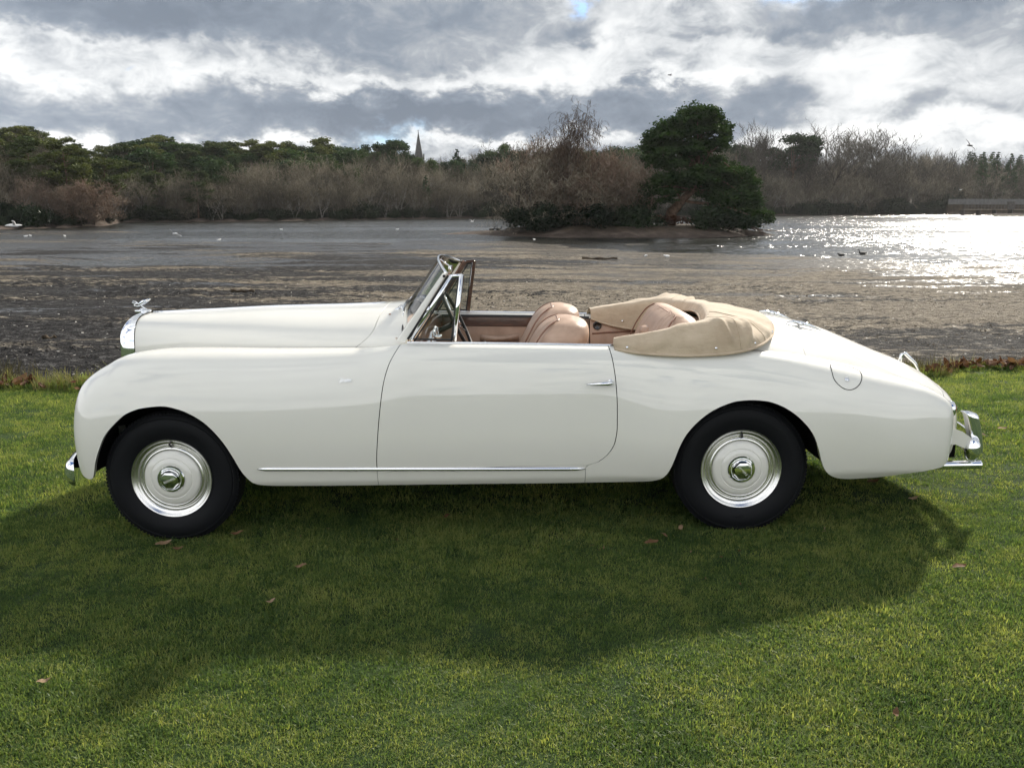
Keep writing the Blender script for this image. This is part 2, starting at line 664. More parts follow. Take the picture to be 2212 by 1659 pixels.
def twig(name, c1, c2, c3):
    m, g, out = new_mat(name)
    rnd = g.node('ShaderNodeObjectInfo').outputs['Random']
    n = g.noise(objco(g), .7, 3, .5)
    c = g.ramp(g.m('ADD', g.m('MULTIPLY', n, .45), g.m('MULTIPLY', rnd, .55)), [(.22, c1), (.5, c2), (.78, c3)])
    d = g.node('ShaderNodeBsdfDiffuse')
    g.put(d.inputs['Color'], c)
    m.node_tree.links.new(d.outputs[0], out.inputs['Surface'])
    return m


MAT['twig'] = twig('twig_brown', (.062, .056, .041), (.150, .132, .098), (.32, .28, .21))
MAT['twig_red'] = twig('twig_russet', (.15, .108, .082), (.225, .165, .125), (.31, .235, .18))
MAT['twig_birch'] = twig('twig_birch', (.10, .075, .06), (.15, .115, .09), (.21, .165, .13))
MAT['twig_dark'] = twig('twig_dark', (.055, .050, .042), (.095, .086, .072), (.15, .135, .11))
MAT['needle'] = blade_mat('needle_dark', (.014, .034, .012), (.028, .058, .018), (.058, .092, .026), .35, .18)
MAT['needle_pine'] = blade_mat('needle_pine', (.030, .046, .016), (.058, .078, .025), (.115, .128, .042), .35, .20)
MAT['needle_isle'] = blade_mat('needle_island_pine', (.007, .019, .006), (.016, .038, .011), (.042, .078, .017), .9, .24)
MAT['rhodo'] = blade_mat('rhododendron_leaf', (.006, .013, .006), (.012, .024, .010), (.026, .042, .018), .6, .12, .35)


# ------------------------------------------------------------------ ground shapes
XC, YC = -0.2975, 5.0445
SLOPE_X = 0.0179
ROLL = R(.75)
WATER_Z = -0.80
F_PX, CX_PX, CY_PX = 1798.0, 1106.0, 829.5


def wx(px, Y, z=0.0):
    """world x of a picture column at depth Y (measured from the photograph)"""
    return (px - CX_PX) / F_PX * (Y * math.cos(PITCH) - (z - CAM_H) * math.sin(PITCH))


def wz(py, Y):
    v = (py - CY_PX) / F_PX
    ry, rz = math.cos(PITCH) - v * math.sin(PITCH), -math.sin(PITCH) - v * math.cos(PITCH)
    return CAM_H + rz * Y / ry


def on_z(px, py, z):
    v = (py - CY_PX) / F_PX
    u = (px - CX_PX) / F_PX
    ry, rz = math.cos(PITCH) - v * math.sin(PITCH), -math.sin(PITCH) - v * math.cos(PITCH)
    t = (z - CAM_H) / rz
    return u * t, ry * t


def lawn_z(X, Y):
    X = np.asarray(X, float)
    Y = np.asarray(Y, float)
    a = SLOPE_X * 8 * np.tanh((X - XC) / 8)
    b = -math.tan(ROLL) * np.clip(Y - YC, -8, 8)
    return a + b + .012 * np.sin(X * 1.7 + 1) * np.sin(Y * 1.3) * np.clip((np.abs(Y - YC) - 1.2) / 2, 0, 1)


def lawn_edge(X):
    return 8.75 + .03 * X + .16 * np.sin(X * 1.1 + .6) + .10 * np.sin(X * 2.9) + .05 * np.sin(X * 6.3 + 2)


def wav(X, Y, k, seed):
    r = np.random.default_rng(seed)
    s = 0
    for i in range(6):
        a = r.uniform(0, 6.28)
        s = s + np.sin(X * k * math.cos(a) * r.uniform(.6, 1.6) + Y * k * math.sin(a) * r.uniform(.6, 1.6) + r.uniform(0, 6.28))
    return s / 3.5


def bed_z(X, Y):
    X = np.asarray(X, float)
    Y = np.asarray(Y, float)
    z = -.36 - .0084 * np.clip(Y - 9, 0, 60) - .0105 * np.clip(X - 2 + .10 * (Y - 20), 0, 40) * np.clip((Y - 18) / 20, 0, 1)
    z = z + .045 * wav(X * .6, Y, .35, 3) * np.clip((Y - 14) / 20, .15, 1) + .03 * wav(X * .6, Y, 1.1, 5) * np.clip((Y - 14) / 20, .2, 1)
    z = z + .012 * wav(X, Y, 3.4, 8)
    z = z - .34 * np.exp(-((X + 17.0) / 4.6) ** 2 - ((Y - 38.2) / 3.0) ** 2)
    z = z + np.clip((10.4 - Y) / 1.8, 0, 1) ** 1.5 * .30
    far = np.clip((Y - 75) / 30, 0, 1)
    z = z * (1 - far) + far * (-1.3)
    z = np.where(Y < lawn_edge(np.clip(X, -14, 14)) + .15, np.minimum(z, lawn_z(X, Y) - .14), z)
    # bars of mud left standing in the water, right
    z = z + .30 * np.exp(-((X - 46) / 26.0) ** 2 - ((Y - 118) / 3.4) ** 2) * 1.7
    z = z + .40 * np.exp(-((X + 52) / 20.0) ** 2 - ((Y - 84) / 8) ** 2)
    return z


def grid_mesh(name, xs, ys, zf, mat, **kw):
    XX, YY = np.meshgrid(xs, ys, indexing='ij')
    ZZ = zf(XX, YY)
    nx, ny = XX.shape
    V = np.stack([XX, YY, ZZ], -1).reshape(-1, 3)
    i, j = np.meshgrid(np.arange(nx - 1), np.arange(ny - 1), indexing='ij')
    a = (i * ny + j).ravel()
    Fc = np.stack([a, a + ny, a + ny + 1, a + 1], 1)
    return mesh_obj(name, V, Fc, mat, **kw)


def spread(lo, hi, n, k=3.0):
    t = np.linspace(-1, 1, n)
    s = np.sign(t) * (np.exp(np.abs(t) * k) - 1) / (math.exp(k) - 1)
    return lo + (s + 1) / 2 * (hi - lo)


# lawn: one sheet, its far edge ragged above the lake bed
xs = np.concatenate([np.linspace(-400, -14, 26)[:-1], np.linspace(-14, 14, 160), np.linspace(14, 400, 26)[1:]])
ts = np.concatenate([np.linspace(-400, 0, 24)[:-1], np.linspace(0, 8, 60)[:-1], np.linspace(8, 9, 14)])
XX, TT = np.meshgrid(xs, ts, indexing='ij')
ed = lawn_edge(np.clip(XX, -14, 14))
YY = np.where(TT > 0, TT / 9.0 * ed, TT)
ZZ = lawn_z(XX, YY) - np.clip((TT - 8.86) / .14, 0, 1) ** 2 * .36
V = np.stack([XX, YY, ZZ], -1).reshape(-1, 3)
ny = len(ts)
i, j = np.meshgrid(np.arange(len(xs) - 1), np.arange(ny - 1), indexing='ij')
a = (i * ny + j).ravel()
lawn = mesh_obj('lawn', V, np.stack([a, a + ny, a + ny + 1, a + 1], 1), MAT['lawn'])
tag(lawn, 'mown lawn the car stands on', kind='structure')

# lake bed: mud flat from the lawn's edge to under the water
ys = np.concatenate([np.linspace(8.0, 30, 110)[:-1], np.linspace(30, 75, 110)[:-1], np.linspace(75, 330, 40)])
xs = np.concatenate([np.linspace(-420, -60, 16)[:-1], np.linspace(-60, -22, 40)[:-1], np.linspace(-22, 30, 200)[:-1], np.linspace(30, 90, 50)[:-1], np.linspace(90, 460, 16)])
FAN0, FAN1, FANK = 8.3, 46.0, .74


def in_fan(X, Y):
    return (np.abs(X) < FANK * Y - .8) & (Y > FAN0 + .1) & (Y < FAN1 - 1.0)


bed = grid_mesh('lake_bed', xs, ys, lambda X, Y: bed_z(X, Y) - np.where(in_fan(X, Y), .20, 0.0), MAT['mud'])
tag(bed, 'drained lake bed of dark mud and sand', kind='structure')

_lat = np.random.default_rng(99).random((256, 256))


def vnoise(X, Y, k, o=0):
    X, Y = X * k + 37.3 * o, Y * k + 91.7 * o
    i, j = np.floor(X).astype(int), np.floor(Y).astype(int)
    u, v = X - i, Y - j
    u, v = u * u * (3 - 2 * u), v * v * (3 - 2 * v)
    L_ = lambda a, b: _lat[(a + 13 * o) % 256, b % 256]
    return (L_(i, j) * (1 - u) + L_(i + 1, j) * u) * (1 - v) + (L_(i, j + 1) * (1 - u) + L_(i + 1, j + 1) * u) * v


# the churned mud in front: one fine sheet with real lumps and hollows
fy = FAN0 * (FAN1 / FAN0) ** np.linspace(0, 1, 330)
fa = np.linspace(-FANK, FANK, 760)
AA, FYY = np.meshgrid(fa, fy, indexing='ij')
FXX = AA * FYY
lumps = (.055 * (vnoise(FXX * .7, FYY, 2.2, 1) - .5) + .070 * np.clip(vnoise(FXX, FYY, 5.5, 2) - .52, -.12, 1) + .050 * np.clip(vnoise(FXX, FYY, 11.0, 3) - .5, -.15, 1)
         + .024 * (vnoise(FXX, FYY, 22.0, 4) - .5))
calm_ = np.clip(vnoise(FXX * .4, FYY, .5, 6) * 1.9 - .45, .12, 1.0) * np.clip(1.25 - (FXX / FYY + .1) * .9, .35, 1.2)
fade = np.clip((FYY - FAN0 - .4) / .8, 0, 1) * np.clip((FAN1 - FYY) / 22, 0, 1) ** .7
FZZ = bed_z(FXX, FYY) + lumps * calm_ * fade
FV = np.stack([FXX, FYY, FZZ], -1).reshape(-1, 3)
nfy = len(fy)
i, j = np.meshgrid(np.arange(len(fa) - 1), np.arange(nfy - 1), indexing='ij')
a = (i * nfy + j).ravel()
flat = mesh_obj('mud_flat', FV, np.stack([a, a + nfy, a + nfy + 1, a + 1], 1), MAT['mud'])
tag(flat, 'churned mud and sand in front of the water', kind='structure')

water = grid_mesh('lake_water', np.linspace(-420, 520, 30), np.linspace(16, 520, 30), lambda X, Y: X * 0 + WATER_Z, MAT['water'])
tag(water, 'shallow lake water', kind='structure')

# far shore: measured line of the water's edge, ground rising behind it
SHORE = [(-700, 506), (-300, 501), (-100, 498), (0, 496), (120, 493), (200, 490), (236, 487), (250, 482), (300, 480.5), (450, 479.5), (600, 478),
         (800, 475), (1090, 472), (1400, 469), (1700, 466), (2000, 463.2), (2212, 461), (2500, 460), (2900, 460)]
_sp = pchip([s[0] for s in SHORE], [s[1] for s in SHORE])
offs = [-6, -2, 0, 2, 5, 10, 18, 30, 50, 90, 160, 300, 700]
hts = [-1.5, -.95, -.80, -.62, -.35, .25, .9, 1.7, 3.0, 5.0, 8.0, 12.0, 16.0]
_hf = pchip(offs, hts)


def shore_y(px):
    return on_z(px, float(_sp(px)), WATER_Z)[1]


V = []
cols = list(range(-700, 2901, 24))
for px in cols:
    Y0 = shore_y(px)
    for o_ in offs:
        Y = Y0 + o_
        hill = 1.0 + .8 * math.exp(-((px - 60) / 320.0) ** 2)
        z = float(_hf(o_))
        if o_ > 10:
            z *= hill
        jit = (.25 if o_ > 1 else .06) * math.sin(px * .13 + o_) * math.sin(px * .041 + 1.3 * o_)
        V.append((wx(px, Y), Y, z + jit))
no = len(offs)
Fc = []
for i in range(len(cols) - 1):
    for j in range(no - 1):
        Fc.append((i * no + j, (i + 1) * no + j, (i + 1) * no + j + 1, i * no + j + 1))
far_bank = mesh_obj('far_shore_ground', V, Fc, MAT['bank'])
tag(far_bank, 'wooded ground rising behind the far shore', kind='structure')


def bank_z(px, o_):
    hill = 1.0 + .8 * math.exp(-((px - 60) / 320.0) ** 2)
    return float(_hf(o_)) * (hill if o_ > 10 else 1.0)


# the island
def isle_z(X, Y):
    u = (X - 10.0) / 13.2
    v = (Y - 76.0) / 8.6
    r = np.sqrt(u * u + v * v) + .05 * np.sin(7 * np.arctan2(v, u)) + .03 * np.sin(13 * np.arctan2(v, u) + 1)
    z = .75 - 1.7 * np.clip(r, 0, 1.5) ** 1.6
    z = np.minimum(z, .05 + .12 * np.sin(X * .7) * np.sin(Y * .6))
    spit = -.95 + .42 * np.exp(-((X + 1.5) / 5.0) ** 2 - ((Y - 79.0 - .25 * (X + 2)) / 2.2) ** 2)
    return np.maximum(z, spit)


isle = grid_mesh('island_ground', np.linspace(-9, 27, 90), np.linspace(63, 90, 60), isle_z, MAT['bank'])
tag(isle, 'low bare bank of the wooded island', kind='structure')


# ------------------------------------------------------------------ scattering (uncountable stuff only)
def scatter(name, pts, rots, scales, idx, meshes, label, cat, parent=None):
    src = bpy.data.collections.new(name + '_source')
    for k, me in enumerate(meshes):
        so = bpy.data.objects.new('%s_piece_%03d' % (name, k), me)
        src.objects.link(so)
    me = bpy.data.meshes.new(name)
    me.from_pydata([tuple(map(float, p)) for p in pts], [], [])
    for nm, ty, arr in (('rot', 'FLOAT_VECTOR', rots), ('scl', 'FLOAT_VECTOR', scales), ('idx', 'INT', idx)):
        at = me.attributes.new(nm, ty, 'POINT')
        if ty == 'INT':
            at.data.foreach_set('value', np.asarray(arr, np.int32))
        else:
            at.data.foreach_set('vector', np.asarray(arr, np.float32).ravel())
    o = bpy.data.objects.new(name, me)
    COL.objects.link(o)
    ng = bpy.data.node_groups.new(name, 'GeometryNodeTree')
    ng.interface.new_socket('Geometry', in_out='INPUT', socket_type='NodeSocketGeometry')
    ng.interface.new_socket('Geometry', in_out='OUTPUT', socket_type='NodeSocketGeometry')
    gi = ng.nodes.new('NodeGroupInput')
    go = ng.nodes.new('NodeGroupOutput')
    ci = ng.nodes.new('GeometryNodeCollectionInfo')
    ci.inputs['Collection'].default_value = src
    ci.inputs['Separate Children'].default_value = True
    ci.inputs['Reset Children'].default_value = True
    ip = ng.nodes.new('GeometryNodeInstanceOnPoints')
    ip.inputs['Pick Instance'].default_value = True

    def attr(nm, ty):
        n = ng.nodes.new('GeometryNodeInputNamedAttribute')
        n.data_type = ty
        n.inputs['Name'].default_value = nm
        return n.outputs['Attribute']
    L = ng.links
    L.new(gi.outputs[0], ip.inputs['Points'])
    L.new(ci.outputs[0], ip.inputs['Instance'])
    L.new(attr('idx', 'INT'), ip.inputs['Instance Index'])
    L.new(attr('rot', 'FLOAT_VECTOR'), ip.inputs['Rotation'])
    L.new(attr('scl', 'FLOAT_VECTOR'), ip.inputs['Scale'])
    L.new(ip.outputs[0], go.inputs[0])
    md = o.modifiers.new('scatter', 'NODES')
    md.node_group = ng
    tag(o, label, cat, kind='stuff')
    return o


# ------------------------------------------------------------------ trees
def mesh_data(name, V, Fc, mats, idx=None, smooth=False):
    me = bpy.data.meshes.new(name)
    V = np.asarray(V, np.float32)
    me.from_pydata(V.tolist(), [], Fc)
    for m in mats:
        me.materials.append(m)
    if idx is not None:
        me.polygons.foreach_set('material_index', np.asarray(idx, np.int32))
    if smooth:
        me.polygons.foreach_set('use_smooth', [True] * len(me.polygons))
    me.update()
    return me


def unit(v):
    n = math.sqrt(v[0] ** 2 + v[1] ** 2 + v[2] ** 2) or 1
    return (v[0] / n, v[1] / n, v[2] / n)


def bare_tree(seed, h=10.0, trunk_r=.16, fork=.25, spread_=.55, up=.25, levels=4, kids=(5, 5, 4, 4), thin=.022, droop=0.0, stems=1, wob=.16, trunk_frac=.78, limb=1.0):
    """leafless tree: limbs as tapered tubes, twigs as thin blades; returns (wood V,F) and (twig V,F)"""
    r = random.Random(seed)
    WV, WF, TV, TF = [], [], [], []

    def seg_tube(pts, rad):
        n = 5
        b = len(WV)
        for k, p in enumerate(pts):
            d = unit(tuple(pts[min(k + 1, len(pts) - 1)][i] - pts[max(k - 1, 0)][i] for i in range(3)))
            a = (0, 0, 1) if abs(d[2]) < .9 else (1, 0, 0)
            s = unit((d[1] * a[2] - d[2] * a[1], d[2] * a[0] - d[0] * a[2], d[0] * a[1] - d[1] * a[0]))
            u = (s[1] * d[2] - s[2] * d[1], s[2] * d[0] - s[0] * d[2], s[0] * d[1] - s[1] * d[0])
            for q in range(n):
                c, e = math.cos(6.2832 * q / n) * rad[k], math.sin(6.2832 * q / n) * rad[k]
                WV.append((p[0] + s[0] * c + u[0] * e, p[1] + s[1] * c + u[1] * e, p[2] + s[2] * c + u[2] * e))
        for k in range(len(pts) - 1):
            for q in range(n):
                WF.append((b + k * n + q, b + k * n + (q + 1) % n, b + (k + 1) * n + (q + 1) % n, b + (k + 1) * n + q))

    def ribbon(pts, w):
        a = r.uniform(0, 6.28)
        sx, sy = math.cos(a), math.sin(a)
        b = len(TV)
        m = len(pts)
        for k, p in enumerate(pts):
            ww = w * (1 - .75 * k / (m - 1)) * .5
            TV.append((p[0] + sx * ww, p[1] + sy * ww, p[2]))
            TV.append((p[0] - sx * ww, p[1] - sy * ww, p[2]))
        for k in range(m - 1):
            TF.append((b + 2 * k, b + 2 * k + 1, b + 2 * k + 3, b + 2 * k + 2))

    def grow(p, d, L, rad, lev):
        ns = 5 if lev == 0 else (4 if lev < 2 else 3)
        pts, rads, dirs = [p], [rad], [d]
        for k in range(ns):
            w = wob * (1.0 + .35 * lev)
            d = unit((d[0] + r.gauss(0, w), d[1] + r.gauss(0, w), d[2] + r.gauss(0, w * .7) + (up * .3 if lev else .12) - (droop * (lev - 1) if lev > 1 else 0)))
            p = tuple(p[i] + d[i] * L / ns for i in range(3))
            pts.append(p)
            dirs.append(d)
            rads.append(rad * (1 - .78 * (k + 1) / ns))
        if rad > .028:
            seg_tube(pts, rads)
        else:
            ribbon(pts, max(rad * 2.2, thin))
        if lev >= levels:
            return
        nk = kids[min(lev, len(kids) - 1)]
        for q in range(nk):
            t = (fork if lev == 0 else .22) + (1 - (fork if lev == 0 else .22)) * ((q + r.uniform(.1, .9)) / nk)
            k = min(int(t * ns), ns - 1)
            f = t * ns - k
            bp = tuple(pts[k][i] + (pts[k + 1][i] - pts[k][i]) * f for i in range(3))
            bd = dirs[k + 1]
            a = r.uniform(0, 6.28)
            ang = spread_ * r.uniform(.7, 1.35) * ((1.5 - .85 * t) if lev == 0 else 1.0)
            ax = (0, 0, 1) if abs(bd[2]) < .85 else (1, 0, 0)
            s = unit((bd[1] * ax[2] - bd[2] * ax[1], bd[2] * ax[0] - bd[0] * ax[2], bd[0] * ax[1] - bd[1] * ax[0]))
            u = (s[1] * bd[2] - s[2] * bd[1], s[2] * bd[0] - s[0] * bd[2], s[0] * bd[1] - s[1] * bd[0])
            ca, sa = math.cos(a), math.sin(a)
            nd = unit(tuple(bd[i] * math.cos(ang) + (s[i] * ca + u[i] * sa) * math.sin(ang) for i in range(3)))
            grow(bp, nd, L * r.uniform(.42, .66) * ((.80 - .38 * abs(t - .45)) * limb if lev == 0 else 1), rads[k] * .62 if lev else max(rads[k] * .55, rad * .22), lev + 1)

    for s in range(stems):
        a = r.uniform(0, 6.28)
        lean = (0 if stems == 1 else .28)
        grow((math.cos(a) * .25 * (stems > 1), math.sin(a) * .25 * (stems > 1), -.2), unit((math.cos(a) * lean + r.gauss(0, .05), math.sin(a) * lean + r.gauss(0, .05), 1)),
             h * r.uniform(.72, .85) * trunk_frac / .78 if stems > 1 else h * trunk_frac, trunk_r, 0)
    top = max([v[2] for v in TV] + [v[2] for v in WV])
    k = h / top
    sc = lambda A: [(x * k, y * k, z * k) for x, y, z in A]
    return sc(WV), WF, sc(TV), TF


def leaf_cloud(blobs, n, size, seed, flat=.5, shell=.55, aspect=1.0):
    """n small leaf faces spread through ellipsoids (x,y,z,rx,ry,rz); more of them near the outside"""
    r = np.random.default_rng(seed)
    B = np.asarray(blobs, float)
    w = (B[:, 3] * B[:, 4] + B[:, 4] * B[:, 5] + B[:, 3] * B[:, 5])
    k = r.choice(len(B), n, p=w / w.sum())
    d = r.normal(size=(n, 3))
    d /= np.linalg.norm(d, axis=1)[:, None]
    rad = r.random(n) ** (shell)
    lump = 1 + .22 * np.sin(d[:, 0] * 5 + k) * np.sin(d[:, 2] * 6 + 2 * k) + .12 * r.normal(size=n)
    c = B[k, :3] + d * B[k, 3:] * (rad * lump)[:, None]
    a = r.normal(size=(n, 3))
    a[:, 2] *= flat
    a /= np.linalg.norm(a, axis=1)[:, None]
    b = np.cross(a, r.normal(size=(n, 3)))
    b /= np.linalg.norm(b, axis=1)[:, None]
    s = size * r.uniform(.55, 1.35, n)[:, None]
    V = np.stack([c - a * s, c + b * s * .5 * aspect, c + a * s, c - b * s * .5 * aspect], 1).reshape(-1, 3)
    i = np.arange(n) * 4
    Fc = np.stack([i, i + 1, i + 2, i + 3], 1)
    return V, Fc.tolist()


def trunk_tube(pts, rads, n=8):
    mb = MB()
    mb.tube(pts, rads, n=n, caps=False)
    return mb.v, mb.f


def pine_mesh(seed, h=12, kind='scots'):
    """far conifer: bare lower trunk, boughs of needles; returns wood and needle lists"""
    r = random.Random(seed)
    WV, WF = [], []

    def wood(pts, rads, n=6):
        v, f = trunk_tube(pts, rads, n)
        b = len(WV)
        WV.extend(v)
        WF.extend([tuple(b + q for q in ff) for ff in f])
    blobs = []
    lean = r.uniform(-.04, .04)
    trunk = [(lean * z + .1 * math.sin(z * .5 + seed), .08 * math.sin(z * .7), z) for z in np.linspace(-.3, h * .93, 8)]
    wood(trunk, [h * .018 * (1 - .8 * k / 7) for k in range(8)])
    if kind == 'scots':
        z0, nb = h * .42, 20
        for q in range(nb):
            t = q / (nb - 1)
            z = z0 + (h - z0) * t
            L = h * (.10 + .16 * math.sin(math.pi * min(1, .25 + .75 * t)) * r.uniform(.7, 1.25))
            a = r.uniform(0, 6.28)
            e = (math.cos(a) * L, math.sin(a) * L, z + L * .12)
            wood([(lean * z, 0, z - .3), e], [h * .006, h * .002], 4)
            s = h * r.uniform(.055, .09)
            blobs.append((e[0], e[1], e[2], s * 1.35, s * 1.35, s * .62))
            blobs.append((e[0] * .5, e[1] * .5, z + .1, s * 1.1, s * 1.1, s * .55))
    elif kind == 'round':
        for q in range(16):
            a, t = r.uniform(0, 6.28), r.random()
            z = h * (.55 + .38 * t)
            L = h * .24 * math.sqrt(max(0.05, 1 - ((t - .4) / .75) ** 2)) * r.uniform(.4, 1)
            s = h * r.uniform(.07, .11)
            blobs.append((math.cos(a) * L, math.sin(a) * L, z, s * 1.2, s * 1.2, s * .75))
            wood([(lean * z, 0, h * .5), (math.cos(a) * L, math.sin(a) * L, z)], [h * .006, h * .002], 4)
    else:                                   # dense pointed conifer
        nb = 26
        for q in range(nb):
            t = q / (nb - 1)
            z = h * (.08 + .90 * t)
            L = h * .21 * (1 - t) ** .85 * r.uniform(.75, 1.2) + .1
            for w in range(3):
                a = r.uniform(0, 6.28)
                s = h * .05 * (1.25 - t)
                blobs.append((math.cos(a) * L * .7, math.sin(a) * L * .7, z, s * 1.3 + .05, s * 1.3 + .05, s * .8 + .05))
    return WV, WF, blobs


VARIANTS = {}


def variant(kind, k):
    key = (kind, k)
    if key in VARIANTS:
        return VARIANTS[key]
    s = hash_ = {'bare': 10, 'tall': 40, 'bushy': 70, 'russet': 100, 'scots': 130, 'round': 160, 'spire': 190, 'thicket': 220, 'birch': 250}[kind] + k
    if kind in ('scots', 'round', 'spire'):
        WV, WF, bl = pine_mesh(s, 12, kind)
        n = {'scots': 7000, 'round': 7000, 'spire': 6500}[kind]
        LV, LF = leaf_cloud(bl, n, .22 if kind != 'spire' else .20, s, flat=.45)
        nm = MAT['needle_pine'] if kind == 'scots' else MAT['needle']
        res = (mesh_data(kind + '_trunk', WV, WF, [MAT['bark_pine']], smooth=True), mesh_data(kind + '_crown', LV, LF, [nm]))
    else:
        pr = dict(
            bare=dict(h=12, trunk_r=.17, fork=.34, spread_=.60, up=.20, kids=(9, 6, 5, 4), thin=.05, trunk_frac=.58, limb=1.55),
            tall=dict(h=12, trunk_r=.21, fork=.52, spread_=.62, up=.22, kids=(10, 7, 5, 4), thin=.07, trunk_frac=.52, limb=1.75),
            bushy=dict(h=12, trunk_r=.12, fork=.25, spread_=.66, up=.14, kids=(8, 5, 4, 3), thin=.05, stems=3, trunk_frac=.6, limb=1.4),
            russet=dict(h=12, trunk_r=.11, fork=.06, spread_=.74, up=.10, kids=(10, 7, 5, 4), thin=.075, stems=4),
            thicket=dict(h=12, trunk_r=.10, fork=.05, spread_=.80, up=.08, kids=(8, 6, 4, 4), thin=.055, stems=4),
            birch=dict(h=12, trunk_r=.12, fork=.24, spread_=.50, up=.34, kids=(13, 7, 5, 4), thin=.07, droop=.14))[kind]
        WV, WF, TV, TF = bare_tree(s, **pr)
        tm = {'russet': MAT['twig_red'], 'birch': MAT['twig_birch'], 'tall': MAT['twig_dark']}.get(kind, MAT['twig'])
        bm_ = MAT['bark_birch'] if kind in ('birch', 'bushy') else MAT['bark']
        res = (mesh_data(kind + '_trunk', WV, WF, [bm_], smooth=True), mesh_data(kind + '_crown', TV, TF, [tm]))
    VARIANTS[key] = res
    return res


def joined(kind, k):
    """trunk and crown in one mesh, for the uncountable depth of the wood"""
    a, b = variant(kind, k)
    key = ('joined', kind, k)
    if key in VARIANTS:
        return VARIANTS[key]
    va = [tuple(v.co) for v in a.vertices]
    vb = [tuple(v.co) for v in b.vertices]
    fa = [tuple(p.vertices) for p in a.polygons]
    fb = [tuple(len(va) + q for q in p.vertices) for p in b.polygons]
    me = mesh_data(kind + '_tree', va + vb, fa + fb, [a.materials[0], b.materials[0]], [0] * len(fa) + [1] * len(fb))
    VARIANTS[key] = me
    return me


def tree(name, kind, k, px, back, top_py, label, cat='tree', group=None, wide=1.0, Y=None, base=None, rz=None, lean=0):
    """a countable tree: its foot `back` metres behind the shore, its top where the photograph shows it"""
    if Y is None:
        Y = shore_y(px) + back
        base = bank_z(px, back)
    h = wz(top_py, Y) - base
    o = empty(name, (wx(px, Y, base), Y, base - .1), (0, R(lean), rz if rz is not None else random.uniform(0, 6.28)))
    s = h / 12.0
    o.scale = (s * wide, s * wide, s)
    a, b = variant(kind, k)
    link_mesh('trunk', a, o)
    link_mesh('crown', b, o)
    tag(o, label, cat, group)
    return o
# ------------------------------------------------------------------ the far wood
SKY_LINE = pchip(*zip(*[(-700, 300), (-100, 285), (0, 287), (60, 284), (120, 304), (200, 328), (250, 322), (290, 306), (350, 304), (420, 314), (500, 322),
                        (600, 323), (680, 315), (740, 320), (790, 324), (850, 318), (900, 340), (960, 338), (1000, 336), (1060, 328), (1100, 318), (1180, 318),
                        (1300, 322), (1400, 318), (1500, 315), (1590, 312), (1640, 292), (1700, 292), (1780, 286), (1860, 296), (1920, 305), (1960, 324), (2040, 328),
                        (2080, 336), (2120, 338), (2190, 336), (2260, 330), (2900, 320)]))

FILL = [('bare', 0), ('bare', 1), ('bushy', 0), ('bushy', 1), ('thicket', 0), ('tall', 0), ('tall', 1), ('scots', 0), ('scots', 1), ('round', 0), ('spire', 0), ('bushy', 2)]
fill_mesh = [joined(*k) for k in FILL]
pts, rots, scl, idx = [], [], [], []
rr = random.Random(5)


def fill(px, back, top_py, kinds):
    Y = shore_y(px) + back
    base = bank_z(px, back)
    h = max(2.0, wz(top_py, Y) - base) * 1.15
    k = rr.choice(kinds)
    s = h / 12.0
    pts.append((wx(px, Y, base), Y, base - .15))
    rots.append((0, 0, rr.uniform(0, 6.28)))
    w = s * rr.uniform(1.0, 1.35)
    scl.append((w, w, s))
    idx.append(k)


for px in range(-420, 2620, 7):                                       # three ragged depths of trees
    base_py = float(_sp(px))
    sky = float(SKY_LINE(px))
    if px < 240:
        sets = ([0, 1, 2, 3, 11], [0, 1, 2, 7], [7, 8, 9, 0])
    elif px < 450:
        sets = ([2, 3, 4, 7], [7, 8, 2, 9], [9, 9, 8, 10])
    elif px < 780:
        sets = ([2, 3, 4, 11], [0, 1, 9, 3], [9, 8, 9, 9])
    elif px < 1600:
        sets = ([2, 3, 4, 0], [0, 1, 2, 3], [0, 1, 9, 3])
    elif px < 2060:
        sets = ([2, 0, 4, 11], [5, 6, 0], [5, 6, 0])
    else:
        sets = ([2, 4, 3], [0, 10, 1], [10, 0, 5])
    for (b0, b1, f0, f1), ks in zip(((3, 10, .36, .66), (12, 26, .60, .86), (30, 60, .82, .98)), sets):
        fr = rr.uniform(f0, f1) * (.74 if 1640 < px < 1930 else 1.0)
        if px < 240 and b0 == 3:
            b0, b1 = 9, 14
        fill(px + rr.uniform(-6, 6), rr.uniform(b0, b1), base_py + (sky - base_py) * fr, ks)
    if px % 18 == 0:
        fill(px + rr.uniform(-6, 6), rr.uniform(20, 45), base_py + (sky - base_py) * rr.uniform(.5, .8), sets[1])
scatter('far_wood', pts, rots, scl, idx, fill_mesh, 'dense brown wood of leafless trees and pines along the far shore', 'wood')

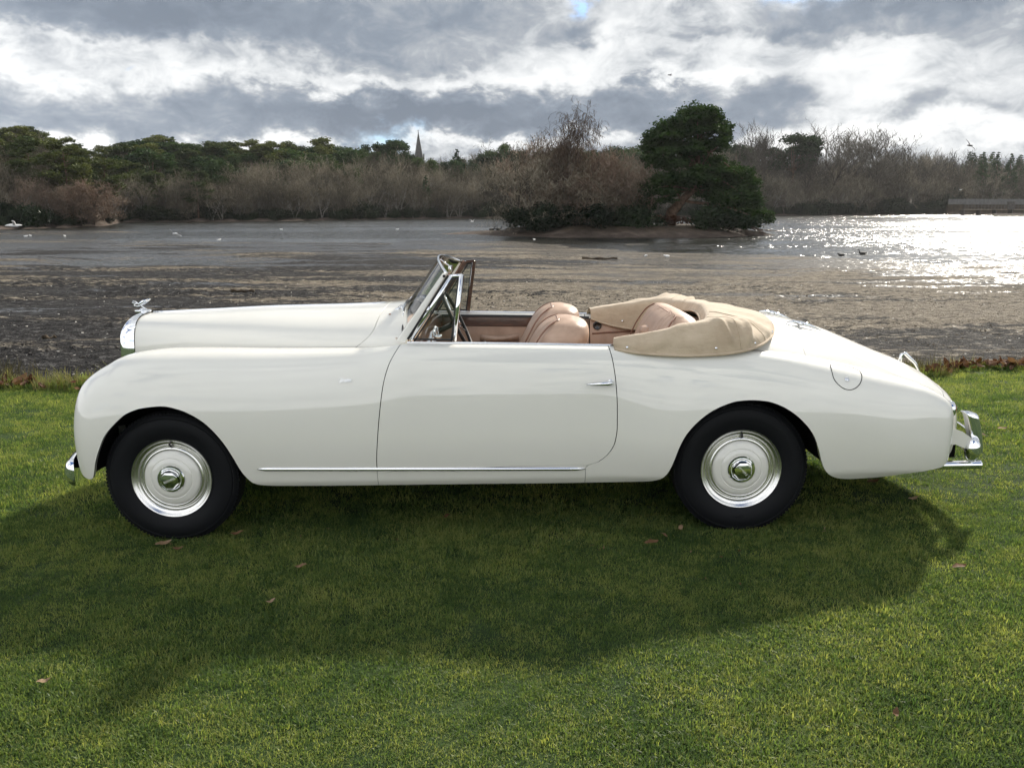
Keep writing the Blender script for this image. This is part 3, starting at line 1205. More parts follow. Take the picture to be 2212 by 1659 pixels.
# rhododendron along the water's edge
bush_me = []
for k in range(4):
    r_ = random.Random(300 + k)
    bl = [(r_.uniform(-1.5, 1.5), r_.uniform(-.8, .8), r_.uniform(.5, 1.5), r_.uniform(.8, 1.3), r_.uniform(.8, 1.2), r_.uniform(.6, 1.0)) for q in range(7)]
    v, f = leaf_cloud(bl, 3400, .12, 300 + k, flat=.8, shell=.35)
    bush_me.append(mesh_data('rhododendron_leaves', v, f, [MAT['rhodo']]))
pts, rots, scl, idx = [], [], [], []
for px in range(-300, 2070, 7):
    if 190 < px < 232:
        continue
    back = rr.uniform(2.5, 8)
    Y = shore_y(px) + back
    big = 1.35 if px < 620 else (1.05 if px < 1100 else (1.25 if px > 1600 else .9))
    if px > 1600:
        big *= 1 + .5 * math.exp(-((px - 2010) / 60.0) ** 2)
    s = big * rr.uniform(.5, 1.25) * (.75 + .35 * math.sin(px * .031) * math.sin(px * .013 + 1)) * Y / 140.0
    pts.append((wx(px, Y), Y, bank_z(px, back) - .2))
    rots.append((0, 0, rr.uniform(0, 6.28)))
    scl.append((s, s, s * rr.uniform(.8, 1.15)))
    idx.append(rr.randrange(4))
scatter('shore_thicket', pts, rots, scl, idx, bush_me, 'dark evergreen thicket lining the far water edge', 'thicket')

# trees one can point to
tree('scots_pine', 'scots', 2, 152, 9, 303, 'tall Scots pine with pale trunks behind the russet bush, left shore', wide=1.05)
tree('scots_pine', 'scots', 3, 183, 12, 342, 'slimmer pine just right of the tall Scots pine on the left shore', wide=.9)
tree('russet_bush', 'russet', 0, 205, 1.0, 380, 'rounded pinkish brown leafless bush at the tip of the left shore', 'bush', wide=1.9)
tree('russet_bush', 'russet', 6, 178, 2.0, 395, 'second pinkish brown bush just left of the rounded one', 'bush', wide=1.7)
tree('birch_tree', 'birch', 2, 42, 4, 385, 'pale leaning birch above the left edge of the mud flat', wide=1.3, lean=-4)
tree('birch_tree', 'birch', 3, 104, 4, 380, 'pale thin birch between the left edge and the russet bush', wide=1.2, lean=3)
tree('birch_tree', 'birch', 4, 72, 5, 372, 'pale birch standing between the leaning and the thin birch', wide=1.2)
tree('scots_pine', 'scots', 0, 236, 8, 345, 'green pine beside the russet bush, leftmost of the cluster of three', wide=1.15)
tree('scots_pine', 'scots', 1, 288, 7, 352, 'middle green pine of the cluster right of the russet bush', wide=1.15)
tree('scots_pine', 'scots', 2, 336, 6, 385, 'lowest and rightmost green pine of the cluster on the left shore', wide=1.3)
tree('round_pine', 'round', 1, 318, 34, 300, 'broad dark round-topped pine on the left skyline', wide=1.5)
tree('round_pine', 'round', 2, 396, 34, 306, 'dark round-topped pine right of the broad one on the left skyline', wide=1.5)
tree('round_pine', 'round', 0, 40, 40, 281, 'dark round-topped pine on the skyline near the left edge', wide=1.3)
tree('pale_tree', 'bushy', 1, 455, 5, 392, 'pale sunlit leafless tree on the left shore beyond the pines', wide=1.5)
tree('pale_tree', 'bushy', 2, 515, 5, 398, 'second pale sunlit leafless tree left of centre on the far shore', wide=1.4)
tree('round_pine', 'round', 3, 632, 40, 311, 'dark pine on the skyline, left of three between the hill and the spire', wide=1.15)
tree('round_pine', 'round', 4, 690, 40, 311, 'dark pine on the skyline, middle of three between the hill and the spire', wide=1.2)
tree('round_pine', 'round', 5, 738, 40, 320, 'dark pine on the skyline, right of three between the hill and the spire', wide=1.1)
tree('round_pine', 'round', 1, 812, 44, 307, 'small dark pine two trees left of the spire', wide=.9)
tree('round_pine', 'round', 6, 856, 44, 300, 'tall round-headed pine next to the church spire', wide=1.0)
tree('pointed_conifer', 'spire', 1, 988, 44, 321, 'short pointed conifer on the skyline right of the spire', wide=1.2)
tree('round_pine', 'round', 7, 1086, 44, 307, 'small round-headed pine on the skyline left of the island', wide=.85)
tree('cedar_tree', 'spire', 2, 921, 8, 378, 'dark layered evergreen standing in the brown wood below the spire', wide=1.2)
tree('oak_tree', 'tall', 2, 1664, 18, 247, 'tall leafless oak just right of the dark island pine', wide=1.15)
tree('round_pine', 'round', 2, 1708, 14, 288, 'dark flat-topped pine in front of the tall leafless oak', wide=1.35)
tree('oak_tree', 'tall', 3, 1762, 14, 260, 'leafless tree beside the flat-topped pine on the right shore', wide=.95)
tree('oak_tree', 'tall', 4, 1796, 12, 252, 'tallest leafless tree in the right-hand wood', wide=1.1)
tree('oak_tree', 'tall', 5, 1842, 14, 260, 'leafless tree second from the right in the tall right-hand row', wide=1.0)
tree('oak_tree', 'tall', 6, 1892, 12, 270, 'round-headed leafless tree ending the tall right-hand row', wide=1.15)
tree('oak_tree', 'tall', 7, 1730, 10, 300, 'shorter leafless tree standing before the flat-topped pine', wide=1.1)
tree('oak_tree', 'tall', 8, 1868, 8, 304, 'shorter leafless tree before the end of the tall right-hand row', wide=1.1)
tree('bare_tree', 'bare', 2, 1990, 16, 318, 'thin leafless tree between the tall row and the conifers, left one', wide=.9)
tree('bare_tree', 'bare', 3, 2045, 16, 322, 'thin leafless tree just left of the dark conifers', wide=.9)
tree('pointed_conifer', 'spire', 3, 2112, 10, 328, 'dark pointed conifer at right, left one of three above the walkway', wide=1.1)
tree('pointed_conifer', 'spire', 4, 2142, 12, 327, 'dark pointed conifer at right, middle one of three above the walkway', wide=1.1)
tree('pointed_conifer', 'spire', 5, 2172, 10, 331, 'dark pointed conifer at right, right one of three above the walkway', wide=1.1)

# pine whose bough reaches in at the right edge
o = empty('overhanging_pine', (wx(2330, 62, -.3), 62, -.35))
wv, wf = trunk_tube([(0, 0, -.3), (.1, 0, 3), (0, .1, 6.5), (-.2, 0, 9.5)], [.26, .22, .16, .05])
bl = [(-4.35, .2, 7.2, .28, .3, .22), (-4.2, .1, 6.75, .3, .3, .2), (-3.9, 0, 7.0, .4, .4, .28), (-3.9, 0, 6.2, .32, .4, .22), (-3.0, 0, 6.9, .7, .6, .4)]
for q in range(24):
    a = q * 2.4
    bl.append((math.cos(a) * (1.6 - .02 * q), math.sin(a) * 1.5, 4 + q * .25, .9, .9, .5))
for q in (-4.1, -3.8, -2.9):
    v2, f2 = trunk_tube([(0, 0, 5.6), (q * .55, 0, 6.5), (q, 0, 6.9 + .1 * q)], [.07, .05, .02], 5)
    b0 = len(wv)
    wv = wv + v2
    wf = wf + [tuple(b0 + i_ for i_ in f_) for f_ in f2]
mesh_obj('trunk', wv, wf, MAT['bark_pine'], o)
v, f = leaf_cloud(bl, 5200, .14, 77, flat=.5)
link_mesh('crown', mesh_data('overhanging_pine_crown', v, f, [MAT['needle']]), o)
tag(o, 'pine reaching its bough tip in at the upper right edge', 'tree')

# ------------------------------------------------------------------ island trees
IY = 76.0


def izoom(zx, zy):
    return (1700 + zx / 2.011) / 1.6175, (300 + zy / 2.011) / 1.6175


def ip(zx, zy, dy=0.0):
    px, py = izoom(zx, zy)
    Y = IY + dy
    z = wz(py, Y)
    return wx(px, Y, z), Y, z


pine = empty('island_pine', (ip(1290, 970)[0], IY, .15))
bx, by, bz = pine.location
rp = random.Random(9)
crown = [(1480, 190, 110, 60), (1590, 200, 55, 50), (1400, 235, 70, 50), (1250, 290, 70, 45), (1340, 330, 120, 70), (1500, 300, 130, 80), (1680, 330, 45, 45),
         (1620, 265, 70, 50), (1160, 350, 55, 40), (1200, 420, 90, 60), (1350, 440, 110, 45), (1560, 410, 110, 60), (1660, 395, 50, 35), (1180, 520, 75, 60),
         (1300, 540, 100, 45), (1450, 520, 90, 40), (1600, 570, 140, 50), (1750, 630, 115, 60), (1450, 640, 150, 55), (1850, 700, 70, 60), (1250, 650, 110, 45),
         (1150, 720, 70, 45), (1650, 700, 150, 60), (1300, 735, 110, 35), (1520, 750, 90, 40), (1780, 790, 120, 60), (1885, 820, 55, 60), (1700, 860, 120, 45),
         (1850, 900, 100, 50), (1950, 905, 60, 28), (1660, 930, 70, 35), (1800, 970, 110, 35), (1960, 945, 55, 25), (1150, 830, 60, 45), (1105, 780, 45, 38)]
px_m = 24.3 * 1.6175 * 2.011
outline = [(1100, 380), (1160, 320), (1250, 250), (1340, 200), (1420, 130), (1530, 130), (1640, 190), (1650, 250), (1715, 330), (1690, 400), (1650, 450), (1740, 500), (1850, 600),
           (1900, 700), (1930, 800), (1990, 900), (1960, 970), (1800, 1000), (1620, 980), (1560, 870), (1420, 780), (1250, 840), (1120, 850), (1080, 780), (1130, 650), (1110, 520)]


def inside(x, y):
    c = False
    for q in range(len(outline)):
        (x1_, y1_), (x2_, y2_) = outline[q], outline[q - 1]
        if (y1_ > y) != (y2_ > y) and x < (x2_ - x1_) * (y - y1_) / (y2_ - y1_) + x1_:
            c = not c
    return c


while len(crown) < 105:                                      # fill the dense crown
    zx_, zy_ = rp.uniform(1080, 2000), rp.uniform(120, 1000)
    if all(inside(zx_ + dx_, zy_ + dy_) for dx_, dy_ in ((-38, 0), (38, 0), (0, -26), (0, 26))):
        crown.append((zx_, zy_, rp.uniform(50, 90), rp.uniform(18, 30)))
bl = []
for (zx, zy, rx, ry) in crown:
    dy = rp.uniform(-2.6, 2.2)
    x, y, z = ip(zx, zy, dy)
    bl.append((x - bx, y - by, z - bz, 1.2 * rx / px_m, max(1.1, rx / px_m), 1.15 * ry / px_m))
    for q in range(3 if len(bl) < 140 else 0):                # side tufts break the outline
        a = rp.uniform(0, 6.28)
        bl.append((x - bx + math.cos(a) * rx / px_m, y - by + rp.uniform(-.6, .6), z - bz + math.sin(a) * ry / px_m, .38, .45, .22))
v, f = leaf_cloud(bl, 105000, .125, 901, flat=.5, shell=.6)
link_mesh('crown', mesh_data('island_pine_crown', v, f, [MAT['needle_isle']]), pine)
tr = [Vector(ip(*q)) - Vector((bx, by, bz)) for q in ((1285, 990), (1300, 890), (1370, 810), (1450, 735), (1490, 600), (1480, 420), (1490, 240))]
wv, wf = trunk_tube([tuple(q) for q in tr], [.62, .50, .36, .30, .24, .17, .06], 9)
for k, (zx, zy, rx, ry) in enumerate(crown[:35]):
    s = tr[2 + (k % 4)] if zy > 560 else tr[4 + (k % 2)]
    e = Vector(bl[k * 4][:3])
    m_ = (s + e) / 2 + Vector((0, 0, .3))
    v2, f2 = trunk_tube([tuple(s), tuple(m_), tuple(e)], [.11, .07, .02], 5)
    b0 = len(wv)
    wv = wv + v2
    wf = wf + [tuple(b0 + i_ for i_ in f_) for f_ in f2]
for k in range(9):                                           # dead low boughs over the water at the right end
    s = Vector(ip(1840, 965 + 4 * k)) - Vector((bx, by, bz))
    e = Vector(ip(rp.uniform(1960, 2090), rp.uniform(935, 1065), rp.uniform(-1, 1))) - Vector((bx, by, bz))
    m_ = (s + e) / 2 + Vector((0, 0, rp.uniform(-.35, .0)))
    v2, f2 = trunk_tube([tuple(s), tuple(m_), tuple(e)], [.05, .035, .015], 5)
    b0 = len(wv)
    wv = wv + v2
    wf = wf + [tuple(b0 + i_ for i_ in f_) for f_ in f2]
mesh_obj('trunk', wv, wf, MAT['bark_pine'], pine)
tag(pine, 'huge dark green pine leaning over the right end of the island', 'tree')


def isle_tree(name, kind, k, zx, ztop, label, dy=0, wide=1.0, base=.1, cat='tree', lean=0):
    px, py = izoom(zx, ztop - (55 if kind != 'birch' else 12))
    return tree(name, kind, k, px, 0, py, label, cat, Y=IY + dy, base=base, wide=wide, lean=lean)


isle_tree('birch_tree', 'birch', 0, 622, 96, 'tall bare birch with fine drooping twigs on the island', wide=.92)
isle_tree('bare_tree', 'birch', 1, 520, 205, 'slender bare tree close to the left of the tall island birch', dy=1.5, wide=.8)
isle_tree('brown_tree', 'thicket', 1, 300, 345, 'bushy brown leafless tree at the left end of the island', dy=0, wide=1.3)
isle_tree('brown_tree', 'russet', 1, 480, 370, 'brown leafless tree between the left end of the island and the birch', dy=2, wide=1.1)
isle_tree('brown_tree', 'thicket', 2, 190, 470, 'low spreading brown tree leaning left over the island spit', dy=-1, wide=1.3)
isle_tree('russet_tree', 'russet', 2, 770, 425, 'orange brown leafless tree right of the tall island birch', dy=1, wide=1.15)
isle_tree('brown_tree', 'thicket', 3, 900, 430, 'grey brown leafless tree between the birch and the island pine', dy=2.5, wide=1.1)
isle_tree('brown_tree', 'thicket', 4, 1010, 470, 'leafless tree touching the left side of the island pine', dy=1, wide=1.1)
isle_tree('brown_tree', 'russet', 4, 380, 360, 'brown leafless tree just right of the bushy one, left island', dy=3, wide=1.35)
isle_tree('brown_tree', 'bare', 4, 690, 400, 'brown leafless tree close behind the tall island birch', dy=3, wide=1.35)
isle_tree('brown_tree', 'russet', 5, 960, 500, 'short russet leafless tree in front of the grey brown one', dy=-1, wide=1.3)
isle_tree('brown_tree', 'thicket', 7, 560, 450, 'dense brown leafless tree in front of the slender bare tree', dy=-1.5, wide=1.25)
isle_tree('brown_bush', 'thicket', 5, 380, 600, 'low brown scrub below the bushy tree, left island bank', dy=-3.5, wide=1.9, cat='bush')
isle_tree('brown_bush', 'thicket', 6, 860, 610, 'low brown scrub in front of the orange brown tree', dy=-3.5, wide=1.9, cat='bush')
isle_tree('brown_bush', 'russet', 3, 640, 640, 'low russet scrub at the foot of the tall island birch', dy=-3, wide=1.8, cat='bush')

for k, (zx, zy, w, lab) in enumerate([
        (330, 950, 2.0, 'dark evergreen bush at the left end of the island bank'),
        (480, 900, 2.1, 'glossy evergreen bush left of the birch foot on the island'),
        (640, 890, 2.1, 'glossy evergreen bush at the foot of the tall island birch'),
        (800, 905, 2.2, 'dark evergreen bush right of the birch foot on the island'),
        (960, 925, 2.2, 'dark evergreen bush in the middle of the island bank'),
        (1100, 935, 2.0, 'dark evergreen bush beside the trunk of the island pine'),
        (1560, 965, 1.8, 'dark low bush under the boughs of the island pine'),
        (1720, 985, 1.8, 'dark low bush at the right end of the island bank')]):
    x, y, z = ip(zx, 1000, -4.0 + (k % 3) * .6)
    o = link_mesh('evergreen_bush', bush_me[k % 4], None, (x, y, -.25), (0, 0, k * 1.3), (w * .55, w * .55, w * .48))
    tag(o, lab, 'bush', 'evergreen bushes on the island')

# fallen bracken under the pine
v, f = leaf_cloud([(ip(1250, 920)[0], IY - 1, .55, 2.4, 1.0, .35), (ip(1430, 940)[0], IY - 1, .45, 2.2, 1.0, .35)], 900, .13, 55, flat=.6)
o = mesh_obj('dead_bracken', v, f, MAT['litter'], smooth=False)
tag(o, 'rusty dead bracken under the island pine', 'bracken', kind='stuff')

# ------------------------------------------------------------------ church spire
MAT['stone'] = principled('spire_stone', rough=.85, extra=lambda g: {'Base Color': g.ramp(g.noise(objco(g), .9, 5, .6), [(.35, (.035, .034, .032)), (.65, (.07, .068, .064))])})
MAT['iron'] = principled('dark_iron', (.03, .03, .03), .5, .6)
CY_ = 380.0
tip = wz(288, CY_)
ch = empty('church_spire', (wx(905, CY_, 20), CY_, 8.0))
b0 = wz(352, CY_) - 8.0
mb = MB()
n8 = 8
w0 = 13.0 / 1798 * CY_ * .93
rings = []
for (r0, z0) in ((w0, b0 - 2), (w0 * .93, b0), (w0 * .5, b0 + (tip - 8 - b0) * .5), (.14, tip - 8.0)):
    rings.append([(r0 * math.cos(math.pi / 8 + k * math.pi / 4), r0 * math.sin(math.pi / 8 + k * math.pi / 4), z0) for k in range(8)])
mb.grid(rings, closed_v=True)
mb.build('spire', MAT['stone'], ch, smooth=False)
mb = MB()
mb.box((0, 0, (b0 - 2) / 2 - 3), (w0 * 2, w0 * 2, b0 - 2 + 6), bevel=.2)
mb.build('tower', MAT['stone'], ch, smooth=False)
mb = MB()
mb.tube([(0, 0, tip - 8.1), (0, 0, tip - 6.6)], [.16, .06], 6)
mb.box((0, 0, tip - 6.9), (.9, .12, .12))
mb.build('finial_cross', MAT['iron'], ch, smooth=False)
for k in range(4):
    a = k * math.pi / 2
    mb = MB()
    z1 = b0 + 1.2
    rr1 = w0 * .93 * .93
    for s_ in (0,):
        mb.prism([(-.5, 0), (.5, 0), (.5, 1.6), (0, 2.6), (-.5, 1.6)], -.25, .25)
    o = mb.build('lucarne', MAT['stone'], ch, smooth=False)
    o.location = (math.sin(a) * rr1, math.cos(a) * rr1, z1)
    o.rotation_euler = (0, 0, -a)
tag(ch, 'slender stone church spire rising above the trees', 'spire')

# ------------------------------------------------------------------ walkway, jetty and fence at the right
MAT['timber'] = principled('weathered_timber', rough=.8, extra=lambda g: {'Base Color': g.ramp(g.noise(objco(g), 3, 4, .6), [(.35, (.16, .13, .10)), (.65, (.30, .26, .20))])})
MAT['timber_dark'] = principled('dark_timber', rough=.8, extra=lambda g: {'Base Color': g.ramp(g.noise(objco(g), 3, 4, .6), [(.35, (.04, .035, .03)), (.65, (.09, .08, .07))])})
MAT['fence'] = principled('grey_fence', rough=.75, extra=lambda g: {'Base Color': g.ramp(g.noise(objco(g), 1.5, 4, .6), [(.35, (.085, .085, .08)), (.65, (.14, .135, .13))])})
WY = 225.0
wzk = wz(452.5, WY)
x0, x1 = wx(2076, WY), wx(2290, WY)
wk = empty('walkway', (x0, WY, wzk))
L = x1 - x0
for k in range(int(L / 1.25)):
    mb = MB()
    mb.box((k * 1.25 + .62, 0, -.06), (1.2, 2.4, .12))
    mb.build('deck_plank', MAT['timber'], wk, smooth=False)
np_ = 30
for k in range(np_):
    for s_ in (-1.15,):
        mb = MB()
        mb.box((k * L / np_ + .3, s_, .58), (.14, .14, 1.16))
        mb.build('post', MAT['timber_dark'], wk, smooth=False)
for z_, h_ in ((1.18, .14), (.62, .10)):
    mb = MB()
    mb.box((L / 2, -1.22, z_), (L, .07, h_))
    mb.build('rail', MAT['timber_dark'], wk, smooth=False)
for k in range(7):
    mb = MB()
    mb.box((k * L / 6.2 + .4, 0, -.9), (.3, 1.8, 1.7))
    mb.build('pile', MAT['timber_dark'], wk, smooth=False)
mb = MB()
mb.box((wx(2176, WY) - x0, -1.2, .9), (1.7, .5, 1.9), bevel=.05)
mb.box((wx(2176, WY) - x0, -1.2, 1.9), (2.0, .6, .14))
mb.build('control_box', MAT['timber_dark'], wk, smooth=False)
tag(wk, 'timber walkway with post-and-rail side across the right shore', 'walkway')

JY = 196.0
jz = wz(463.3, JY)
jt = empty('jetty', (wx(2146, JY), JY, jz))
JL = wx(2300, JY) - wx(2146, JY)
for k in range(10):
    mb = MB()
    mb.box((JL * (k + .5) / 10, 2, -.1), (JL / 10 - .05, 4, .2))
    mb.build('deck_plank', MAT['timber'], jt, smooth=False)
mb = MB()
mb.box((JL / 2, .05, -.32), (JL, .12, .24))
mb.build('edge_beam', MAT['timber'], jt, smooth=False)
for k in range(6):
    mb = MB()
    mb.box((JL * (k + .3) / 6, .6, -.9), (.3, .3, 1.2))
    mb.build('pile', MAT['timber_dark'], jt, smooth=False)
tag(jt, 'low timber jetty standing in the bright water at the right edge', 'jetty')

FY = 250.0
fz0, fz1 = wz(442, FY), wz(430.5, FY)
fx0, fx1 = wx(2046, FY), wx(2300, FY)
fe = empty('board_fence', (fx0, FY, fz0))
nb = 26
for k in range(nb):
    mb = MB()
    mb.box(((fx1 - fx0) * (k + .5) / nb, 0, (fz1 - fz0) / 2 + .04 * (k % 2)), ((fx1 - fx0) / nb - .06, .12, fz1 - fz0))
    mb.build('fence_panel', MAT['fence'], fe, smooth=False)
mb = MB()
mb.box(((fx1 - fx0) / 2, .5, -2.2), (fx1 - fx0, 1.2, 4.4))
mb.build('footing', MAT['bank'], fe, smooth=False)
tag(fe, 'long grey panel fence behind the walkway at the right', 'fence')

# ------------------------------------------------------------------ driftwood, birds
MAT['log'] = bark('driftwood', (.035, .026, .018), (.10, .075, .05), 8)


def log(px0, px1, py, r_, label, z=None):
    X0, Y0 = on_z(px0, py, -.62)
    X1, _ = on_z(px1, py, -.62)
    mb = MB()
    zz = float(bed_z((X0 + X1) / 2, Y0))
    zz = max(zz, WATER_Z)
    n = 9
    mb.tube([(X0 + (X1 - X0) * k / (n - 1), Y0 + .06 * math.sin(k * 1.1), zz + r_ * .7 + .02 * math.sin(k * 2.0)) for k in range(n)],
            [r_ * (.8 + .2 * math.sin(k * 1.7 + 1)) * (1 - .035 * k) for k in range(n)], 9)
    o = mb.build('driftwood_log', MAT['log'], smooth=True)
    tag(o, label, 'log')


log(1258, 1334, 561, .075, 'dark straight log lying on the mud behind the windscreen')
log(500, 548, 643, .05, 'short dark log on the mud left of the windscreen')
log(96, 120, 758, .035, 'pale stick lying on the mud near the left edge')

MAT['white_feather'] = principled('white_feather', (.78, .78, .76), .7, sheen=.2)
MAT['dark_feather'] = principled('dark_feather', (.028, .026, .024), .7)
MAT['grey_feather'] = principled('grey_feather', (.30, .30, .31), .7)


def bird_fly(name, px, py, Y, span, heading, label, mat='white_feather', bank=0.0, flap=.35):
    z = wz(py, Y)
    o = empty(name, (wx(px, Y, z), Y, z), (bank, 0, heading))
    mb = MB()
    s = span
    mb.tube([(-.26 * s, 0, 0), (-.2 * s, 0, .012 * s), (-.06 * s, 0, .01 * s), (.1 * s, 0, 0), (.2 * s, 0, .015 * s), (.27 * s, 0, .01 * s)],
            [.006 * s, .03 * s, .055 * s, .05 * s, .03 * s, .006 * s], 8)
    mb.build('body', MAT[mat], o)
    for sg in (-1, 1):
        mb = MB()
        P = []
        for t in np.linspace(0, 1, 6):
            y = sg * t * .5 * s
            zz = s * (flap * .5 * t if t < .5 else flap * .25 + flap * .12 * (t - .5))
            c = .10 * s * (1 - t * .8)
            xo = .03 * s - (.10 * s * max(0, t - .45))
            P.append([(xo + c * .5, y, zz + .004 * s), (xo, y, zz + .012 * s), (xo - c * .6, y, zz), (xo, y, zz - .004 * s)])
        mb.grid(P, closed_v=True)
        mb.build('wing', MAT[mat if mat != 'white_feather' else 'grey_feather' if sg > 0 else 'white_feather'], o)
    tag(o, label, 'bird')
    return o


def bird_sit(name, px, py, length, heading, label, mat, z=None, neck=True, group=None):
    zz = WATER_Z if z is None else z
    X, Y = on_z(px, py, zz)
    if z is None:
        zz = max(zz, float(bed_z(X, Y)), float(isle_z(np.array(X), np.array(Y))) if -8 < X < 26 and 64 < Y < 89 else -9)
    o = empty(name, (X, Y, zz), (0, 0, heading))
    s = length
    mb = MB()
    mb.tube([(-.5 * s, 0, .16 * s), (-.36 * s, 0, .14 * s), (-.1 * s, 0, .12 * s), (.18 * s, 0, .14 * s), (.33 * s, 0, .2 * s)] +
            ([(.38 * s, 0, .38 * s), (.40 * s, 0, .5 * s), (.5 * s, 0, .53 * s), (.60 * s, 0, .50 * s)] if neck else [(.42 * s, 0, .27 * s), (.5 * s, 0, .28 * s), (.58 * s, 0, .26 * s)]),
            [.02 * s, .11 * s, .17 * s, .16 * s, .09 * s] + ([.045 * s, .05 * s, .05 * s, .012 * s] if neck else [.075 * s, .06 * s, .012 * s]), 8)
    mb.build('body', MAT[mat], o)
    tag(o, label, 'bird', group)
    return o


bird_fly('gull', 29, 488, 46, 1.55, .5, 'white gull flying low over the mud at the left edge', flap=.55)
bird_fly('gull', 378, 505, 52, .95, 2.6, 'white gull gliding low over the water left of the spire', flap=.2, bank=.5)
bird_fly('gull', 2095, 315, 70, 1.35, .4, 'dark gull soaring in the sky above the right conifers', 'dark_feather', bank=.75, flap=.25)
bird_fly('gull', 1020, 479, 110, 1.2, .8, 'white gull in flight before the far shore left of the island', flap=.8)
bird_fly('gull', 2075, 411, 180, 1.3, .3, 'white gull flying in front of the right-hand conifers', flap=.7)
bird_fly('crow', 1447, 163, 90, 1.0, .2, 'tiny dark bird in the sky above the island pine', 'dark_feather', flap=.3)
bird_sit('goose', 1817, 553, .42, 3.3, 'dark duck swimming left of the white-fronted goose', 'dark_feather', neck=False)
bird_sit('goose', 1863, 550, .48, 3.05, 'dark long-necked goose swimming on the right water', 'dark_feather')
bird_sit('goose', 1063, 498, .75, .2, 'dark goose on the island spit, left one of three', 'dark_feather')
bird_sit('goose', 1077, 497.5, .8, .1, 'dark goose on the island spit, middle one of three', 'dark_feather')
bird_sit('goose', 1099, 497, .8, .3, 'dark goose on the island spit, right one of three', 'dark_feather')
for px, py, lab in ((56, 511.5, 'white gull standing at the water edge, leftmost of the group'), (66, 510.5, 'white gull standing second from left at the water edge'),
                    (140, 511, 'white gull standing at the water edge below the russet bush'),
                    (473, 520, 'white gull resting on the shallow water left of centre'), (608, 497, 'white gull on the far water below the middle skyline pines'),
                    (858, 497, 'white gull on the far water just left of the spire'), (1154, 519, 'white gull on the shallows in front of the island'),
                    (1395, 561, 'white gull on the mud beyond the folded hood, left one'), (1440, 561, 'white gull on the mud beyond the folded hood, right one')):
    bird_sit('gull', px, py, .36, random.uniform(0, 6.28), lab, 'white_feather', neck=False)

# ------------------------------------------------------------------ clods, shells and stones on the mud
MAT['clod'] = principled('mud_clod', rough=.7, spec=.3, extra=lambda g: {'Base Color': g.ramp(g.noise(wpos(g), 3, 4, .6), [(.35, (.014, .012, .011)), (.6, (.042, .036, .032)), (.75, (.10, .09, .08))])})
MAT['shell'] = principled('pale_shell', (.62, .58, .52), .6)
MAT['sandclod'] = principled('sand_clod', rough=.85, spec=.2, extra=lambda g: {'Base Color': g.ramp(g.noise(wpos(g), 3, 4, .6), [(.35, (.09, .075, .06)), (.6, (.20, .165, .125)), (.75, (.30, .26, .20))])})


def lump(seed, mat, flat=.6, amp=.3):
    bm = bmesh.new()
    bmesh.ops.create_icosphere(bm, subdivisions=2, radius=1)
    r_ = random.Random(seed)
    ph = [r_.uniform(0, 6.28) for _ in range(6)]
    for v_ in bm.verts:
        c = v_.co
        k = 1 + amp * math.sin(3 * c.x + ph[0]) * math.sin(3 * c.y + ph[1]) + amp * .8 * math.sin(5 * c.z + ph[2]) * math.sin(4 * c.x + ph[3]) + r_.uniform(-.12, .12)
        v_.co = Vector((c.x * k, c.y * k * .8, c.z * k * flat))
    me = bpy.data.meshes.new('lump')
    bm.to_mesh(me)
    bm.free()
    me.materials.append(mat)
    return me


def strew(name, n, y0, y1, s0, s1, mats, label, cat, power=1.6, xlo=-.66, xhi=.66, cond=None, flat=.6):
    u = rng.random(n)
    Y = y0 + (y1 - y0) * u ** power
    X = (xlo + (xhi - xlo) * rng.random(n)) * (Y + .5)
    if cond is not None:
        k = cond(X, Y)
        X, Y = X[k], Y[k]
    Zb = bed_z(X, Y)
    ok = Zb > WATER_Z - .03
    X, Y, Zb = X[ok], Y[ok], Zb[ok]
    n = len(X)
    s = s0 * (s1 / s0) ** (rng.random(n) ** 2.2)
    meshes = [lump(1000 + 10 * k + q, MAT[m_], flat) for k, m_ in enumerate(mats) for q in range(3)]
    scatter(name, np.stack([X, Y, Zb + s * .12], 1), np.stack([rng.uniform(-.3, .3, n), rng.uniform(-.3, .3, n), rng.uniform(0, 6.28, n)], 1),
            np.stack([s * rng.uniform(.8, 1.6, n), s, s], 1), rng.integers(0, len(meshes), n), meshes, label, cat)


strew('mud_clods', 9000, 9.2, 22, .006, .030, ['clod'], 'dark lumps of mud strewn over the lake bed', 'mud', 1.7, xhi=.15)
strew('sand_lumps', 9000, 9.3, 26, .006, .022, ['sandclod'], 'sandy lumps strewn over the lake bed', 'sand', 1.5, xlo=-.2, xhi=.66)
strew('shells_and_stones', 1300, 9.2, 26, .006, .020, ['shell'], 'small white shells and stones scattered on the mud', 'shells', 1.3, flat=.4)
# ------------------------------------------------------------------ the car: materials
def _paint(g):
    n = g.noise(objco(g), 2.0, 3, .5)
    return {'Base Color': g.mix(n, (.735, .718, .650), (.765, .748, .685))}


MAT['paint'] = principled('ivory_paint', rough=.42, coat=1.0, coat_rough=.02, spec=.4, extra=_paint,
                          bump=lambda g: (g.noise(objco(g), 2.2, 2, .5), .05, .02))
MAT['paint'].node_tree.nodes['Principled BSDF'].inputs['Coat IOR'].default_value = 1.68
MAT['chrome'] = principled('chrome', (.88, .89, .90), .045, 1.0)
MAT['alloy'] = principled('polished_rim', (.80, .79, .76), .27, 1.0, bump=lambda g: (g.noise(objco(g), 40, 2, .5), .05, .002))
MAT['rubber'] = principled('tyre_rubber', (.004, .0045, .006), .6, spec=.2, bump=lambda g: (g.noise(objco(g), 120, 2, .5), .15, .002))
MAT['black'] = principled('black_parts_and_gaps', (.006, .006, .006), .9, spec=.1)
MAT['seal'] = principled('black_rubber_and_gap', (.012, .012, .012), .6)


